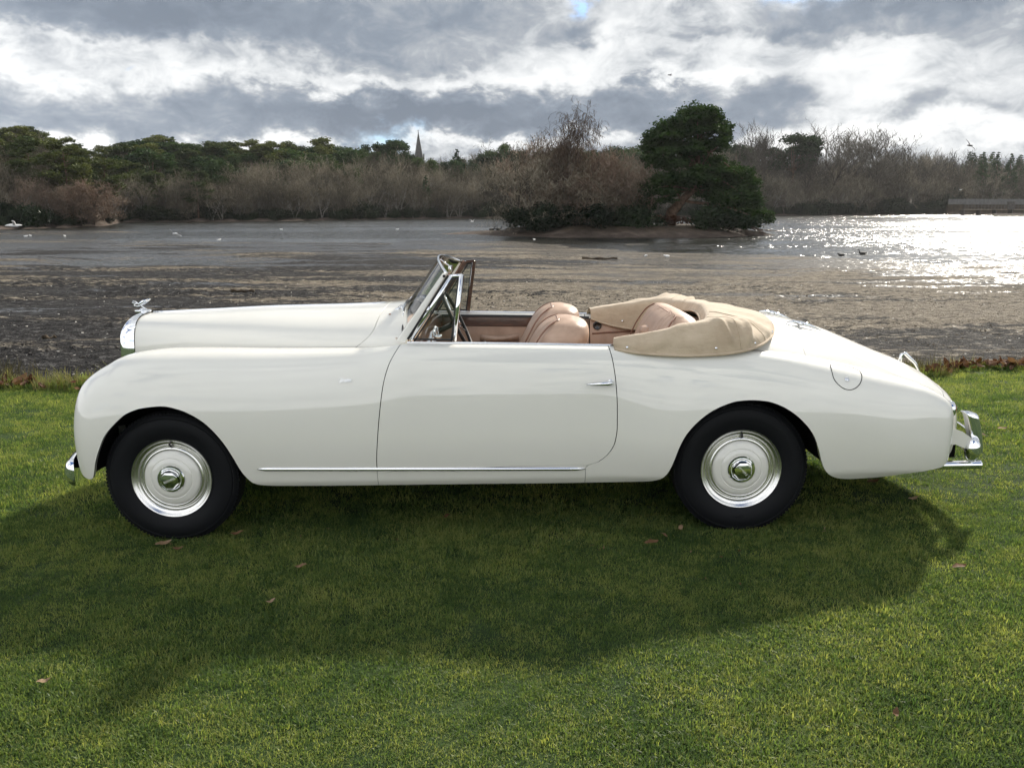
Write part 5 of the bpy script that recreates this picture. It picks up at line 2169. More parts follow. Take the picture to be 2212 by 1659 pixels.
# fuel flap: thin gap drawn round a raised lid
flap = [(1.990, .880), (1.997, .893), (2.017, .892), (2.07, .883), (2.125, .869), (2.152, .858), (2.158, .845), (2.150, .826), (2.128, .801), (2.099, .783), (2.067, .777), (2.034, .785), (2.005, .808), (1.988, .837)]
loop = catmull(flap, 60, closed=True)
mb = MB()
mb.tube([on_side(x, z, .0010) for x, z in loop] + [on_side(loop[0][0], loop[0][1], .0010)], .0020, 6, caps=False)
fl_gap = mb.build('fuel_flap_gap', MAT['black'], near[False][2])
mb = MB()
c = on_side(2.061, .825, 0)
n_ = side_nrm(2.061, .825)
q_ = n_.to_track_quat('Y', 'Z').to_matrix()
tmp = MB()
tmp.lathe([(.0001, -.004), (.0125, -.004), (.0125, .0035), (.010, .005), (.0001, .005)], 24, 'y')
mb.add([c + q_ @ Vector(v) for v in tmp.v], tmp.f)
mb.build('fuel_lock', MAT['chrome'], near[False][2])
mb = MB()
mb.tube([c + n_ * .0045 + Vector((0, 0, -.002)), c + n_ * .006 + Vector((0, 0, -.007))], .0022, 6)
mb.build('keyhole', MAT['black'], near[False][2])
# ------------------------------------------------------------------ radiator and mascot
def rad_outline(k, top=1.0):
    pts = []
    w = .272
    for z in np.linspace(.44, .86, 6):
        pts.append((-w * k, z))
    for a in np.linspace(-1, 1, 41):
        p = bonnet_point(-1.888, a)
        pts.append((p[1] * k * 1.02, .88 + (p[2] - .88) * (1.03 if top else 1) * (1 if k > .99 else k ** .35)))
    for z in np.linspace(.86, .44, 6):
        pts.append((w * k, z))
    return pts


def rad_ring(x, k):
    return [(x + .050 * max(0, (z - 1.045) / .12) ** 1.6 * (-1.886 - x) / .09, y, z) for y, z in rad_outline(k)]


mb = MB()
mb.grid([rad_ring(x, k) for x, k in ((-1.886, 1.0), (-1.92, 1.004), (-1.950, 1.0), (-1.966, .985), (-1.973, .955), (-1.970, .92), (-1.955, .90), (-1.93, .895))])
radiator = mb.build('radiator_shell', MAT['chrome'], car)
mb = MB()
mb.box((-1.925, 0, .76), (.02, .48, .64))
mb.build('radiator_core', MAT['black'], radiator, smooth=False)
for k in range(19):
    mb = MB()
    y = -.225 + k * .025
    zt = .88 + .24 * (1 - (abs(y) / .27) ** 2.7) ** (1 / 2.7) - .03
    mb.box((-1.945, y, (.45 + zt) / 2), (.03, .008, zt - .45), bevel=.002)
    mb.build('slat', MAT['chrome'], radiator, smooth=False)
mb = MB()
mb.lathe([(.0001, 1.184), (.014, 1.184), (.020, 1.179), (.024, 1.172), (.030, 1.166), (.030, 1.140), (.0001, 1.140)], 28, 'z', (-1.930, 0, 0))
cap = mb.build('radiator_cap', MAT['chrome'], car)
mb = MB()
mb.lathe([(.0001, 1.176), (.046, 1.174), (.050, 1.168), (.044, 1.160)], 28, 'z', (-1.932, 0, 0))
mb.build('cap_flange', MAT['chrome'], cap)
mb = MB()                                                   # the winged letter, leaning forward
mb.tube([(-1.918, 0, 1.180), (-1.945, 0, 1.200), (-1.972, 0, 1.223)], [.0045, .0036, .0036], 8)
mb.tube([(-1.972, 0, 1.223), (-1.988, 0, 1.226), (-1.994, 0, 1.220), (-1.986, 0, 1.213), (-1.966, 0, 1.212)], .0030, 8)
mb.tube([(-1.966, 0, 1.212), (-1.980, 0, 1.208), (-1.984, 0, 1.200), (-1.972, 0, 1.195), (-1.950, 0, 1.198)], .0030, 8)
mb.build('mascot_letter', MAT['chrome'], cap)
for sg in (-1, 1):
    mb = MB()
    P = []
    for t in np.linspace(0, 1, 9):
        x = -1.952 + .062 * t
        y = sg * (.003 + .018 * math.sin(t * 2.0))
        zc_ = 1.207 + .030 * t
        w_ = .013 * math.sin(math.pi * (.12 + .88 * t) ** .75) + .0008
        P.append([(x, y, zc_ + w_ * .9), (x, y + sg * .0025, zc_), (x + .004, y, zc_ - w_), (x, y - sg * .0025, zc_)])
    mb.grid(P, closed_v=True)
    mb.build('mascot_wing', MAT['chrome'], cap)

# front apron and lamps
mb = MB()
mb.grid([[(-1.86 - .05 * (1 - (y / .62) ** 2), y, z) for y in np.linspace(-.62, .62, 21)] for z in np.linspace(.42, .90, 8)])
mb.build('front_apron', MAT['paint'], car)
for sg in (-1, 1):
    mb = MB()
    mb.lathe([(.095, .03), (.097, .004), (.092, -.006), (.084, -.006), (.084, .01)], 32, 'x', (-1.990, sg * .665, .735))
    hl = mb.build('headlamp', MAT['chrome'], car)
    mb = MB()
    mb.lathe([(.086, .0), (.075, -.009), (.04, -.016), (.0001, -.018)], 28, 'x', (-1.988, sg * .665, .735))
    mb.build('lens', MAT['glass'], hl)
    mb = MB()
    mb.lathe([(.084, .0), (.05, .03), (.0001, .045)], 28, 'x', (-1.982, sg * .665, .735))
    mb.build('reflector', MAT['chrome'], hl)

# ------------------------------------------------------------------ windscreen
def top_curve(y):
    k = (y / .62) ** 2
    return Vector((-.111 + .088 * k, y, 1.462 - .066 * k))


def foot_curve(y):
    k = (y / .66) ** 2
    return Vector((-.305 + .045 * k, y, 1.200 - .130 * k))


NY = 33
ysx = np.linspace(-1, 1, NY)
mb = MB()
P = []
for s in np.linspace(0, 1, 10):
    P.append([tuple(foot_curve(t * .655).lerp(top_curve(t * .60), s)) for t in ysx])
mb.grid(P)
screen = mb.build('windscreen', MAT['glass'], car)
mb = MB()
mb.tube([top_curve(t * .615) for t in ysx], .0125, 10, flat=((1, 0, .6), .7))
mb.build('screen_rail', MAT['chrome'], screen)
mb = MB()
mb.tube([foot_curve(t * .66) + Vector((-.004, 0, .004)) for t in ysx], .008, 8)
mb.build('screen_gasket', MAT['seal'], screen)
for sg in (-1, 1):
    mb = MB()
    base = [(-.300, 1.058), (-.246, 1.045)]
    top = [(-.048, 1.402), (-.012, 1.408)]
    P = []
    for s in np.linspace(0, 1, 12):
        a = [(base[k][0] + (top[k][0] - base[k][0]) * s, base[k][1] + (top[k][1] - base[k][1]) * s) for k in (0, 1)]
        yo, yi = .706 - .058 * s, .655 - .048 * s
        ring = [(a[0][0], yi + .010, a[0][1]), (a[0][0] + .004, yo - .006, a[0][1]), (a[0][0] + .012, yo, a[0][1] - .002), (a[1][0] - .006, yo, a[1][1]), (a[1][0], yo - .006, a[1][1]), (a[1][0], yi + .012, a[1][1])]
        P.append([(x, sg * y, z) for x, y, z in ring])
    b_ = len(mb.v)
    mb.grid(P, closed_v=True)
    mb.f.append(tuple(b_ + q for q in range(6)))
    mb.f.append(tuple(b_ + 11 * 6 + q for q in range(6)))
    pil = mb.build('screen_pillar', MAT['paint'], car, angle=35)
    mb = MB()
    mb.lathe([(.0001, sg * .006), (.006, sg * .006), (.008, sg * .002), (.008, -sg * .01)], 14, 'y', (-.036, sg * .650, 1.388))
    mb.build('pillar_bolt', MAT['seal'], pil)
    mb = MB()
    mb.tube([(-.240 + .004, sg * .69, 1.050), (-.006, sg * .640, 1.404)], .004, 6)
    mb.build('pillar_bead', MAT['leather_seam'], pil)
    mb = MB()
    mb.lathe([(.0001, .016), (.014, .014), (.017, 0), (.0001, 0)], 14, 'z', (-.335, sg * .30, 1.172))
    mb.tube([(-.335, sg * .30, 1.185), (-.31, sg * .34, 1.205), (-.285, sg * .46, 1.198)], [.006, .005, .003], 6)
    mb.tube([(-.292, sg * .28, 1.213), (-.285, sg * .46, 1.198), (-.268, sg * .60, 1.175)], .003, 6)
    mb.build('wiper', MAT['chrome'], screen)
mb = MB()
mb.box((-.048, 0, 1.386), (.018, .17, .045), bevel=.007)
mb.tube([(-.05, 0, 1.40), (-.085, 0, 1.425), (-.118, 0, 1.452)], .005, 8)
mb.build('rear_view_mirror', MAT['chrome'], screen)
mb = MB()
mb.lathe([(.0001, .004), (.007, .003), (.007, -.002)], 12, 'z', tuple(Vector(bonnet_point(-.372, -.40)) + Vector((0, 0, .001))))
mb.build('scuttle_stud', MAT['leather_seam'], car)

# ------------------------------------------------------------------ cabin
MAT['carpet'] = principled('brown_carpet', (.07, .04, .025), .95, spec=.1)
mb = MB()
mb.box((.55, 0, .44), (2.0, 1.30, .04))
mb.box((-.36, 0, .69), (.04, 1.10, .54))
mb.build('floor', MAT['carpet'], car, smooth=False)
mb = MB()
mb.box((1.46, 0, .74), (.04, 1.2, .62))
mb.build('rear_bulkhead', MAT['leather'], car, smooth=False)
for sg in (-1, 1):
    mb = MB()
    P = [[(x, sg * (.690 - .02 * k), z) for k, z in enumerate((float(Z_CR(x)) - .03, .93, .80, .60, .45))] for x in np.linspace(.855, 1.45, 14)]
    mb.grid(P)
    qt = mb.build('quarter_trim', MAT['leather'], car)
    mb = MB()
    mb.lathe([(.030, 0.0), (.030, -sg * .010), (.022, -sg * .012), (.020, -sg * .004), (.0001, -sg * .003)], 20, 'y', (.905, sg * .672, .94))
    mb.build('ashtray', MAT['dial'], qt)
    mb = MB()
    mb.tube([(x, sg * .662, .885 + .01 * math.sin((x - .86) * 6)) for x in np.linspace(.87, 1.4, 12)], .006, 6)
    mb.build('piping', MAT['leather_seam'], qt)
# dashboard
mb = MB()
P = []
for y in np.linspace(-.655, .655, 27):
    k = (y / .66) ** 2
    P.append([(-.20, y, 1.075 - .03 * k), (-.175, y, 1.072 - .03 * k), (-.165, y, 1.04 - .02 * k), (-.18, y, .93), (-.20, y, .84), (-.25, y, .83)])
mb.grid(P)
dash = mb.build('dashboard', MAT['wood'], car, angle=40)
for y, r_ in ((.0, .045), (.13, .052), (-.13, .052), (.25, .03), (-.26, .03), (-.05, .018), (.05, .018)):
    mb = MB()
    mb.lathe([(r_, 0), (r_, .012), (r_ * .86, .014), (r_ * .84, .006)], 24, 'x', (-.172, y, .975))
    d_ = mb.build('instrument', MAT['chrome'], dash)
    mb = MB()
    mb.lathe([(r_ * .86, .006), (.0001, .007)], 24, 'x', (-.172, y, .975))
    mb.build('dial', MAT['dial'], d_)
mb = MB()
mb.tube([(-.165, -.50, .93), (-.13, -.50, .96), (-.10, -.49, .985)], .005, 8)
mb.lathe([(.0001, -.012), (.02, -.008), (.024, 0), (.02, .010), (.0001, .013)], 16, 'z', (-.095, -.50, 1.045))
mb.tube([(-.17, -.5, 1.03), (-.095, -.50, 1.04)], .006, 8)
mb.build('dash_knob', MAT['chrome'], dash)
# scuttle underside pad
mb = MB()
mb.grid([[(x, y, 1.105 - .05 * (y / .66) ** 2 - .02 * (x + .3) / .12) for y in np.linspace(-.64, .64, 15)] for x in (-.31, -.25, -.19)])
mb.build('dash_top', MAT['leather'], car)

# steering wheel, right-hand drive
C_ = Vector((-.038, .36, 1.022))
ax = Vector((.905, 0, .424)).normalized()
e1 = Vector((0, 1, 0))
e2 = ax.cross(e1).normalized()
mb = MB()
ring = []
for k in range(48):
    a = 2 * math.pi * k / 48
    c0 = C_ + e1 * math.cos(a) * .215 + e2 * math.sin(a) * .215
    rad_ = (c0 - C_).normalized()
    ring.append([tuple(c0 + rad_ * .0115 * math.cos(b) + ax * .0115 * math.sin(b)) for b in np.linspace(0, 2 * math.pi, 10, endpoint=False)])
mb.grid(ring, closed_u=True, closed_v=True)
sw = mb.build('steering_wheel', MAT['seal'], car)
mb = MB()
for a in (R(90), R(210), R(330)):
    p1 = C_ - ax * .02
    p2 = C_ + (e1 * math.cos(a) + e2 * math.sin(a)) * .21
    mb.tube([p1, p2], [.009, .006], 8)
mb.tube([C_ - ax * .035, C_ + ax * .012], [.032, .026], 16)
mb.build('spokes', MAT['chrome'], sw)
mb = MB()
mb.tube([C_ - ax * .03, C_ - ax * .26], .018, 10)
mb.build('column', MAT['seal'], sw)


def backrest(name, xs_f, xs_b, zs, hw, yc_, pitch, mat, parent, n=64, fl=.009, pow_=3.2):
    """upholstered back: rounded in plan and at the top, fluted in front"""
    zf = np.asarray(zs)
    ff, fb, fw = pchip(zs, xs_f), pchip(zs, xs_b), pchip(zs, hw)
    P = []
    zt = zs[-1]
    rows = np.concatenate([np.linspace(zs[0], zt - .10, 12), zt - .10 * (1 - np.sin(np.linspace(.1, 1, 14) * math.pi / 2))])
    for z in rows:
        xf, xb, w = float(ff(z)), float(fb(z)), float(fw(z))
        ring = []
        for k in range(n):
            a = 2 * math.pi * k / n
            ca, sa = math.cos(a), math.sin(a)
            m_ = 2 / pow_
            x = (xf + xb) / 2 + (xb - xf) / 2 * math.copysign(abs(ca) ** m_, ca)
            y = w * math.copysign(abs(sa) ** m_, sa)
            if ca < -.05 and abs(y) < w * .86:
                x -= fl * (abs(math.cos(math.pi * y / pitch)) ** .6 - .6) * min(1, (-ca) * 2)
            ring.append((x, yc_ + y, z))
        P.append(ring)
    mb = MB()
    mb.grid(P, closed_v=True)
    top = P[-1]
    b0 = len(mb.v)
    c = np.mean(np.array(top), axis=0)
    mb.add([tuple(c)] + list(top), [(0, 1 + k, 1 + (k + 1) % n) for k in range(n)])
    ob = mb.build(name, mat, parent)
    # piping round the front face
    pp = MB()
    wl = []
    for z in rows[2:]:
        wl.append((float(ff(z)) + .012 - .0 * z, yc_ - float(fw(z)) * .90, z))
    for y in np.linspace(-.86, .86, 12):
        wl.append((float(ff(zt - .006)) - .004 + .02, yc_ + y * float(fw(zt - .012)), zt - .012 + .012 * (1 - y * y)))
    for z in rows[2:][::-1]:
        wl.append((float(ff(z)) + .012, yc_ + float(fw(z)) * .90, z))
    pp.tube(wl, .0045, 6)
    pp.build('piping', MAT['leather_seam'], ob)
    return ob


for yy in (-.345, .345):
    st = empty('front_seat', (0, 0, 0), parent=car)
    backrest('backrest', (.22, .31, .415, .455, .495, .530, .57), (.56, .67, .735, .752, .745, .715, .655), (.52, .75, .97, 1.04, 1.085, 1.11, 1.128),
             (.245, .25, .245, .232, .205, .17, .11), yy, .070, MAT['leather'], st, fl=.014)
    mb = MB()
    mb.box((.17, yy, .53), (.50, .48, .16), bevel=.05)
    mb.build('cushion', MAT['leather'], st)
rs = empty('rear_seat', (0, 0, 0), parent=car)
backrest('backrest', (1.00, 1.06, 1.12, 1.165, 1.20, 1.235), (1.36, 1.42, 1.42, 1.405, 1.38, 1.33), (.55, .80, .96, 1.04, 1.09, 1.118), (.52, .53, .52, .50, .46, .40), 0, .062, MAT['leather'], rs, n=120, pow_=3.0, fl=.015)
mb = MB()
mb.box((.98, 0, .56), (.45, 1.02, .16), bevel=.05)
mb.build('cushion', MAT['leather'], rs)
mb = MB()
mb.box((1.16, 0, .985), (.12, .13, .07), bevel=.03)
mb.build('centre_arm_rest', MAT['leather'], rs)

# ------------------------------------------------------------------ folded hood under its cover
HS = [
    [(.850, -.778, 1.003), (.842, -.770, 1.030), (.852, -.735, 1.056), (.860, -.690, 1.046), (.862, -.672, .985)],
    [(.955, -.803, .982), (.960, -.790, 1.028), (.975, -.740, 1.078), (.985, -.680, 1.066), (.990, -.655, .940)],
    [(1.205, -.815, .964), (1.200, -.800, 1.035), (1.190, -.728, 1.116), (1.185, -.655, 1.106), (1.180, -.622, .905)],
    [(1.40, -.815, .970), (1.40, -.795, 1.050), (1.40, -.722, 1.146), (1.33, -.590, 1.122), (1.285, -.565, .965)],
    [(1.47, -.808, .977), (1.468, -.790, 1.055), (1.46, -.712, 1.158), (1.365, -.535, 1.130), (1.32, -.515, 1.00)],
    [(1.545, -.785, .986), (1.54, -.770, 1.056), (1.53, -.695, 1.138), (1.395, -.465, 1.135), (1.355, -.445, 1.035)],
    [(1.635, -.725, 1.003), (1.628, -.712, 1.036), (1.585, -.620, 1.098), (1.425, -.365, 1.142), (1.388, -.35, 1.068)],
    [(1.745, -.56, 1.030), (1.735, -.54, 1.065), (1.63, -.42, 1.110), (1.45, -.24, 1.150), (1.415, -.23, 1.085)],
    [(1.815, -.33, 1.060), (1.805, -.315, 1.085), (1.68, -.22, 1.120), (1.465, -.11, 1.158), (1.43, -.10, 1.10)],
    [(1.835, 0, 1.082), (1.825, 0, 1.098), (1.70, 0, 1.126), (1.470, 0, 1.160), (1.435, 0, 1.103)],
]
HS = HS + [[(x, -y, z) for x, y, z in s] for s in HS[-2::-1]]
HS = np.array(HS, float)
ss_ = np.linspace(0, len(HS) - 1, 150)
along = np.stack([np.stack([np.interp(ss_, np.arange(len(HS)), HS[:, k, c_]) for c_ in range(3)], 1) for k in range(5)], 1)
for _ in range(10):                                          # taut between the hood bows, a little slack
    along[1:-1] = .25 * along[:-2] + .5 * along[1:-1] + .25 * along[2:]
tt_ = np.linspace(0, 4, 29)
rows_ = np.stack([np.stack([np.interp(tt_, np.arange(5), along[i][:, c_]) for c_ in range(3)], 1) for i in range(150)])
for _ in range(3):                                           # soften the creases of the taut cloth
    rows_[:, 1:-1] = .25 * rows_[:, :-2] + .5 * rows_[:, 1:-1] + .25 * rows_[:, 2:]
hn = grid_normals(rows_)
if hn[75, 14, 2] < 0:
    hn = -hn
ui = np.linspace(0, 1, 150)[:, None]
vi = np.linspace(0, 1, 29)[None, :]
r5 = np.random.default_rng(21)
wr = np.zeros((150, 29))
for k in range(14):
    wr += r5.uniform(.2, 1) * np.sin(2 * math.pi * (r5.uniform(1, 9) * ui + r5.uniform(-1.6, 1.6) * vi) + r5.uniform(0, 6.28))
wr *= .0019 * np.clip(np.sin(math.pi * np.clip(vi * 1.05, 0, 1)), 0, 1) ** .6
for c0, sl_, am in ((.10, .10, .012), (.19, -.12, .012), (.30, .06, .017), (.365, -.05, .012), (.43, .05, .007), (.57, -.05, .007), (.635, .05, .013), (.70, -.06, .016), (.82, .1, .012), (.90, -.1, .010)):
    wr += 1.5 * am * np.exp(-((ui - c0 - sl_ * (vi - .4)) / .012) ** 2) * np.exp(-((vi - .40) / .24) ** 2)
hood_p = rows_ + hn * wr[..., None]
mb = MB()
mb.grid(hood_p)
hood = mb.build('hood_cover', MAT['canvas'], car)
mb = MB()
mb.tube([tuple(p) for p in hood_p[:, 0]], .0075, 8)
mb.build('hem', MAT['canvas'], hood)
mb = MB()
mb.tube([tuple(p) for p in hood_p[:, -1]], .006, 8)
mb.build('inner_hem', MAT['canvas'], hood)
for i_ in (37, 52, 97, 112):                               # sewn seams over the hood bows
    mb = MB()
    mb.tube([tuple(Vector(hood_p[i_, j_]) + Vector(hn[i_, j_]) * .0006) for j_ in range(1, 22)], .0022, 6)
    mb.build('seam', MAT['canvas'], hood)
for i_, j_ in ((5, 4), (24, 3), (46, 3), (58, 3), (66, 2), (92, 2), (103, 3), (125, 3), (144, 4), (12, 25), (30, 25), (120, 26), (137, 26)):
    p, n_ = Vector(hood_p[i_, j_]), Vector(hn[i_, j_])
    if j_ > 20:
        n_ = n_ if (n_.y > 0) == (p.y < 0) else -n_
    q_ = n_.to_track_quat('Y', 'Z').to_matrix()
    tmp = MB()
    tmp.lathe([(.0075, -.002), (.0075, .003), (.004, .0055), (.0001, .006)], 12, 'y')
    mb = MB()
    mb.add([p + q_ @ Vector(v) for v in tmp.v], tmp.f)
    mb.build('press_stud', MAT['chrome'], hood)

# ------------------------------------------------------------------ wheels
def arc_text(body, size, r0, mid_deg, flip, h):
    V_, F_ = text_mesh(body, size, .0009)
    out = []
    for x, y, z in V_:
        rr_ = r0 + (-y if flip else y)
        a = R(mid_deg) - (x / r0) * (-1 if flip else 1)
        out.append((rr_ * math.cos(a), -(h(rr_) + z + .0006), rr_ * math.sin(a)))
    return out, F_


TY = [(.205, .050), (.211, .062), (.222, .070), (.245, .079), (.275, .0845), (.295, .0845), (.313, .081), (.325, .077), (.327, .0735), (.331, .0735), (.333, .0755), (.343, .0705), (.353, .061), (.3575, .052),
      (.3585, .046), (.353, .044), (.353, .041), (.3595, .039), (.360, .022), (.354, .020), (.354, .016), (.360, .014)]
tyre_h = pchip([q[0] for q in TY[2:7]], [q[1] for q in TY[2:7]])


def build_wheel(loc, turn, text_deg, letters):
    w = empty('wheel', loc, (0, 0, turn), parent=car)
    mb = MB()
    prof = [(r_, -h_) for r_, h_ in TY] + [(r_, h_) for r_, h_ in TY[::-1]]
    mb.lathe(prof, 96, 'y')
    # tread bars on the shoulder
    ty = mb.build('tyre', MAT['rubber'], w, angle=28)
    tb = MB()
    for k in range(110):
        a = 2 * math.pi * k / 110
        for s_ in (-1, 1):
            c = Vector((.3535 * math.cos(a), s_ * .0585, .3535 * math.sin(a)))
            tb.box(c, (.009, .010, .012), rot=(0, -a, 0))
    tb.build('tread_blocks', MAT['rubber'], w, smooth=False, fix=False)
    mb = MB()
    mb.lathe([(.205, -.050), (.2150, -.0665), (.2172, -.0715), (.2150, -.0750), (.2085, -.0725), (.2035, -.0645), (.1970, -.0600), (.1905, -.0595), (.1855, -.0545), (.1835, -.0450), (.1785, -.0405),
              (.1725, -.0410), (.1690, -.0475), (.1655, -.0535), (.1600, -.0560), (.1535, -.0560), (.1505, -.0530), (.150, -.03)], 80, 'y')
    mb.build('rim', MAT['alloy'], w, angle=50)
    mb = MB()
    mb.lathe([(.1505, -.050), (.1505, -.0580), (.1475, -.0620), (.135, -.0680), (.1130, -.0735), (.1115, -.0722), (.1100, -.0722), (.1085, -.0742), (.085, -.0775), (.070, -.0785), (.06, -.0785)], 80, 'y')
    mb.build('wheel_disc', MAT['paint'], w, angle=50)
    mb = MB()
    mb.lathe([(.0735, -.077), (.0735, -.0835), (.0700, -.0880), (.0655, -.0885), (.0625, -.0855), (.0605, -.0860), (.0585, -.0910), (.0555, -.0955), (.052, -.0965)], 56, 'y')
    hub = []
    for r_, h_ in ((.0535, -.0955), (.0525, -.1030), (.0455, -.1120), (.043, -.1128), (.0001, -.1135)):
        hub.append([(r_ * math.cos(R(22.5) + k * math.pi / 4), h_, r_ * math.sin(R(22.5) + k * math.pi / 4)) for k in range(8)])
    mb.grid(hub, closed_v=True)
    mb.build('hub_cap', MAT['chrome'], w, angle=25)
    V_, F_ = text_mesh('BENTLEY', .0165, .0008, 0, .0003)
    a = R(text_deg)
    vs = [(v[0] * math.cos(a) - v[1] * math.sin(a), -.1138 - v[2], v[0] * math.sin(a) + v[1] * math.cos(a)) for v in V_]
    mesh_obj('hub_lettering', vs, F_, MAT['alloy'], w, smooth=False)
    for body, size, r0, mid, flip in letters:
        V_, F_ = arc_text(body, size, r0, mid, flip, lambda r__: float(tyre_h(min(max(r__, .223), .312))))
        mesh_obj('tyre_lettering', V_, F_, MAT['rubber'], w, smooth=False)
    mb = MB()
    mb.tube([(.004, -.045, .166), (.004, -.058, .176), (.002, -.066, .190)], [.0055, .0055, .004], 8)
    mb.build('valve', MAT['seal'], w)
    mb = MB()
    mb.tube([(0, .0, 0), (0, .15, 0)], .10, 20)
    mb.build('brake_drum', MAT['black'], w)
    return w


build_wheel((-1.522, -.716, .346), 0, 201, [('SUPER', .026, .268, 58, False), ('DUNLOP', .022, .270, -62, True)][:1])
build_wheel((1.530, -.716, .345), 0, -48, [('STEEL', .024, .270, -90, True)])
build_wheel((-1.522, .716, .346), math.pi, 30, [])
build_wheel((1.530, .716, .345), math.pi, 100, [])

# ------------------------------------------------------------------ bumpers, exhaust, lamps
def blade(yspan, xfun, zlow, zhigh, bulge, sgn, n=61):
    P = []
    for t in np.sin(np.linspace(-1, 1, n) * math.pi / 2):
        y = t * yspan
        e_ = math.sqrt(max(.0025, 1 - (max(0, abs(t) - .90) / .10) ** 2))
        zm_, hh_ = (zlow + zhigh) / 2, (zhigh - zlow) / 2 * (.35 + .65 * e_)
        ring = []
        for a in np.linspace(-math.pi / 2, math.pi / 2, 13):
            ring.append((xfun(y) + sgn * bulge * e_ * max(0, math.cos(a)) ** .8, y, zm_ + hh_ * math.sin(a)))
        ring += [(xfun(y) + sgn * .004 * e_, y, zm_ + hh_ * .85), (xfun(y) + sgn * .004 * e_, y, zm_ - hh_ * .85)]
        P.append(ring)
    mb = MB()
    mb.grid(P, closed_v=True)
    m_ = len(P[0])
    mb.f.append(tuple(range(m_)))
    mb.f.append(tuple((n - 1) * m_ + q for q in reversed(range(m_))))
    return mb


fb = blade(.70, lambda y: -2.225 + .135 * (abs(y) / .70) ** 2.6, .268, .416, .062, -1).build('front_bumper', MAT['chrome'], car, angle=40)
for sg in (-1, 1):
    mb = MB()
    mb.box((-2.05, sg * .42, .345), (.32, .05, .06))
    mb.build('bumper_iron', MAT['black'], fb, smooth=False)
rb = blade(.60, lambda y: 2.975 - .115 * (abs(y) / .60) ** 2.2, .312, .440, .060, 1).build('rear_bumper', MAT['chrome'], car, angle=40)
for sg in (-1, 1):
    mb = MB()
    y0_, y1_ = sorted((sg * .585, sg * .60))
    mb.prism([(2.66, .405), (2.665, .512), (2.72, .508), (2.80, .480), (2.868, .432), (2.872, .372), (2.850, .352), (2.825, .382), (2.77, .405)], y0_, y1_)
    mb.build('bumper_wing', MAT['paint'], rb, smooth=False)  # painted white in place of chrome reflecting the white body
    mb = MB()
    P = [[(2.868 + .046 * math.sin(u) * math.cos(v), sg * .595 + .034 * math.sin(u) * math.sin(v), .374 + .064 * math.cos(u)) for v in np.linspace(0, 2 * math.pi, 24, endpoint=False)] for u in np.linspace(.02, math.pi - .02, 14)]
    mb.grid(P, closed_v=True)
    mb.build('bumper_end', MAT['chrome'], rb)
    mb = MB()
    P = []
    for t in np.linspace(0, 1, 18):
        z = .335 + .238 * t
        xo = 2.975 - .050 * t ** 1.6
        cap_ = 1 if t < .86 else math.sqrt(max(.01, 1 - ((t - .86) / .14) ** 2))
        xo -= .050 * (1 - cap_)
        w_ = .036 * (1 - .20 * t) * (.35 + .65 * cap_)
        dp = .082 * (1 - .05 * t) * (.55 + .45 * cap_)
        ring = []
        for a in np.linspace(0, 2 * math.pi, 22, endpoint=False):
            c_, s_ = math.cos(a), math.sin(a)
            ring.append((xo - dp / 2 + dp / 2 * math.copysign(abs(c_) ** .55, c_), sg * .50 + w_ * math.copysign(abs(s_) ** 1.0, s_), z))
        P.append(ring)
    mb.grid(P, closed_v=True)
    mb.f.append(tuple(17 * 22 + q for q in range(22)))
    mb.build('overrider', MAT['chrome'], rb, angle=50)
    mb = MB()
    mb.box((2.72, sg * .52, .38), (.16, .05, .13))
    mb.build('bumper_iron', MAT['black'], rb, smooth=False)
    mb = MB()
    mb.lathe([(.040, -.03), (.041, .0), (.036, .010), (.020, .018), (.0001, .021)], 24, 'x', (2.728, sg * .60, .610))
    tl = mb.build('tail_lamp', MAT['red_lens'], car)
    mb = MB()
    mb.lathe([(.040, -.03), (.046, -.01), (.045, .003), (.039, .004)], 24, 'x', (2.728, sg * .60, .610))
    mb.build('bezel', MAT['chrome'], tl)
mb = MB()
mb.lathe([(.020, .40), (.0205, .002), (.0215, -.001), (.0245, -.002), (.0258, .0), (.0258, .006), (.0245, .010), (.0245, .45)], 28, 'x', (2.944, -.55, .272))
o = mb.build('exhaust_pipe', MAT['chrome'], car)
o.data.transform(Matrix.Translation((2.944, 0, 0)) @ Matrix.Scale(-1, 4, (1, 0, 0)) @ Matrix.Translation((-2.944, 0, 0)))
o.data.flip_normals()
mb = MB()
mb.box((2.55, -.5, .36), (.10, .16, .10))
mb.build('silencer', MAT['black'], car, smooth=False)
# ------------------------------------------------------------------ grass
def blades(seed, n, rad, h0, h1, w, mat, lean=.5, segs=2):
    r_ = np.random.default_rng(seed)
    V_, F_ = [], []
    for k in range(n):
        a = r_.uniform(0, 6.28)
        q = rad * math.sqrt(r_.random())
        bx_, by_ = q * math.cos(a), q * math.sin(a)
        h = h0 + (h1 - h0) * r_.random() ** 1.4
        d = r_.uniform(0, 6.28)
        ln = h * lean * r_.uniform(.3, 1.5)
        dx, dy = math.cos(d) * ln, math.sin(d) * ln
        f = d + 1.57 + r_.uniform(-.5, .5)
        sx, sy = math.cos(f) * w / 2, math.sin(f) * w / 2
        b = len(V_)
        V_ += [(bx_ - sx, by_ - sy, -.004), (bx_ + sx, by_ + sy, -.004)]
        for s in range(1, segs):
            t = s / segs
            k2 = 1 - .35 * t
            V_ += [(bx_ - sx * k2 + dx * t ** 1.8, by_ - sy * k2 + dy * t ** 1.8, h * t), (bx_ + sx * k2 + dx * t ** 1.8, by_ + sy * k2 + dy * t ** 1.8, h * t)]
            F_.append((b + 2 * s - 2, b + 2 * s - 1, b + 2 * s + 1, b + 2 * s))
        V_.append((bx_ + dx, by_ + dy, h * (1 - .25 * min(1, ln / h))))
        e = b + 2 * segs
        F_.append((e - 2, e - 1, e))
    return mesh_data('grass_tuft', V_, F_, [mat])


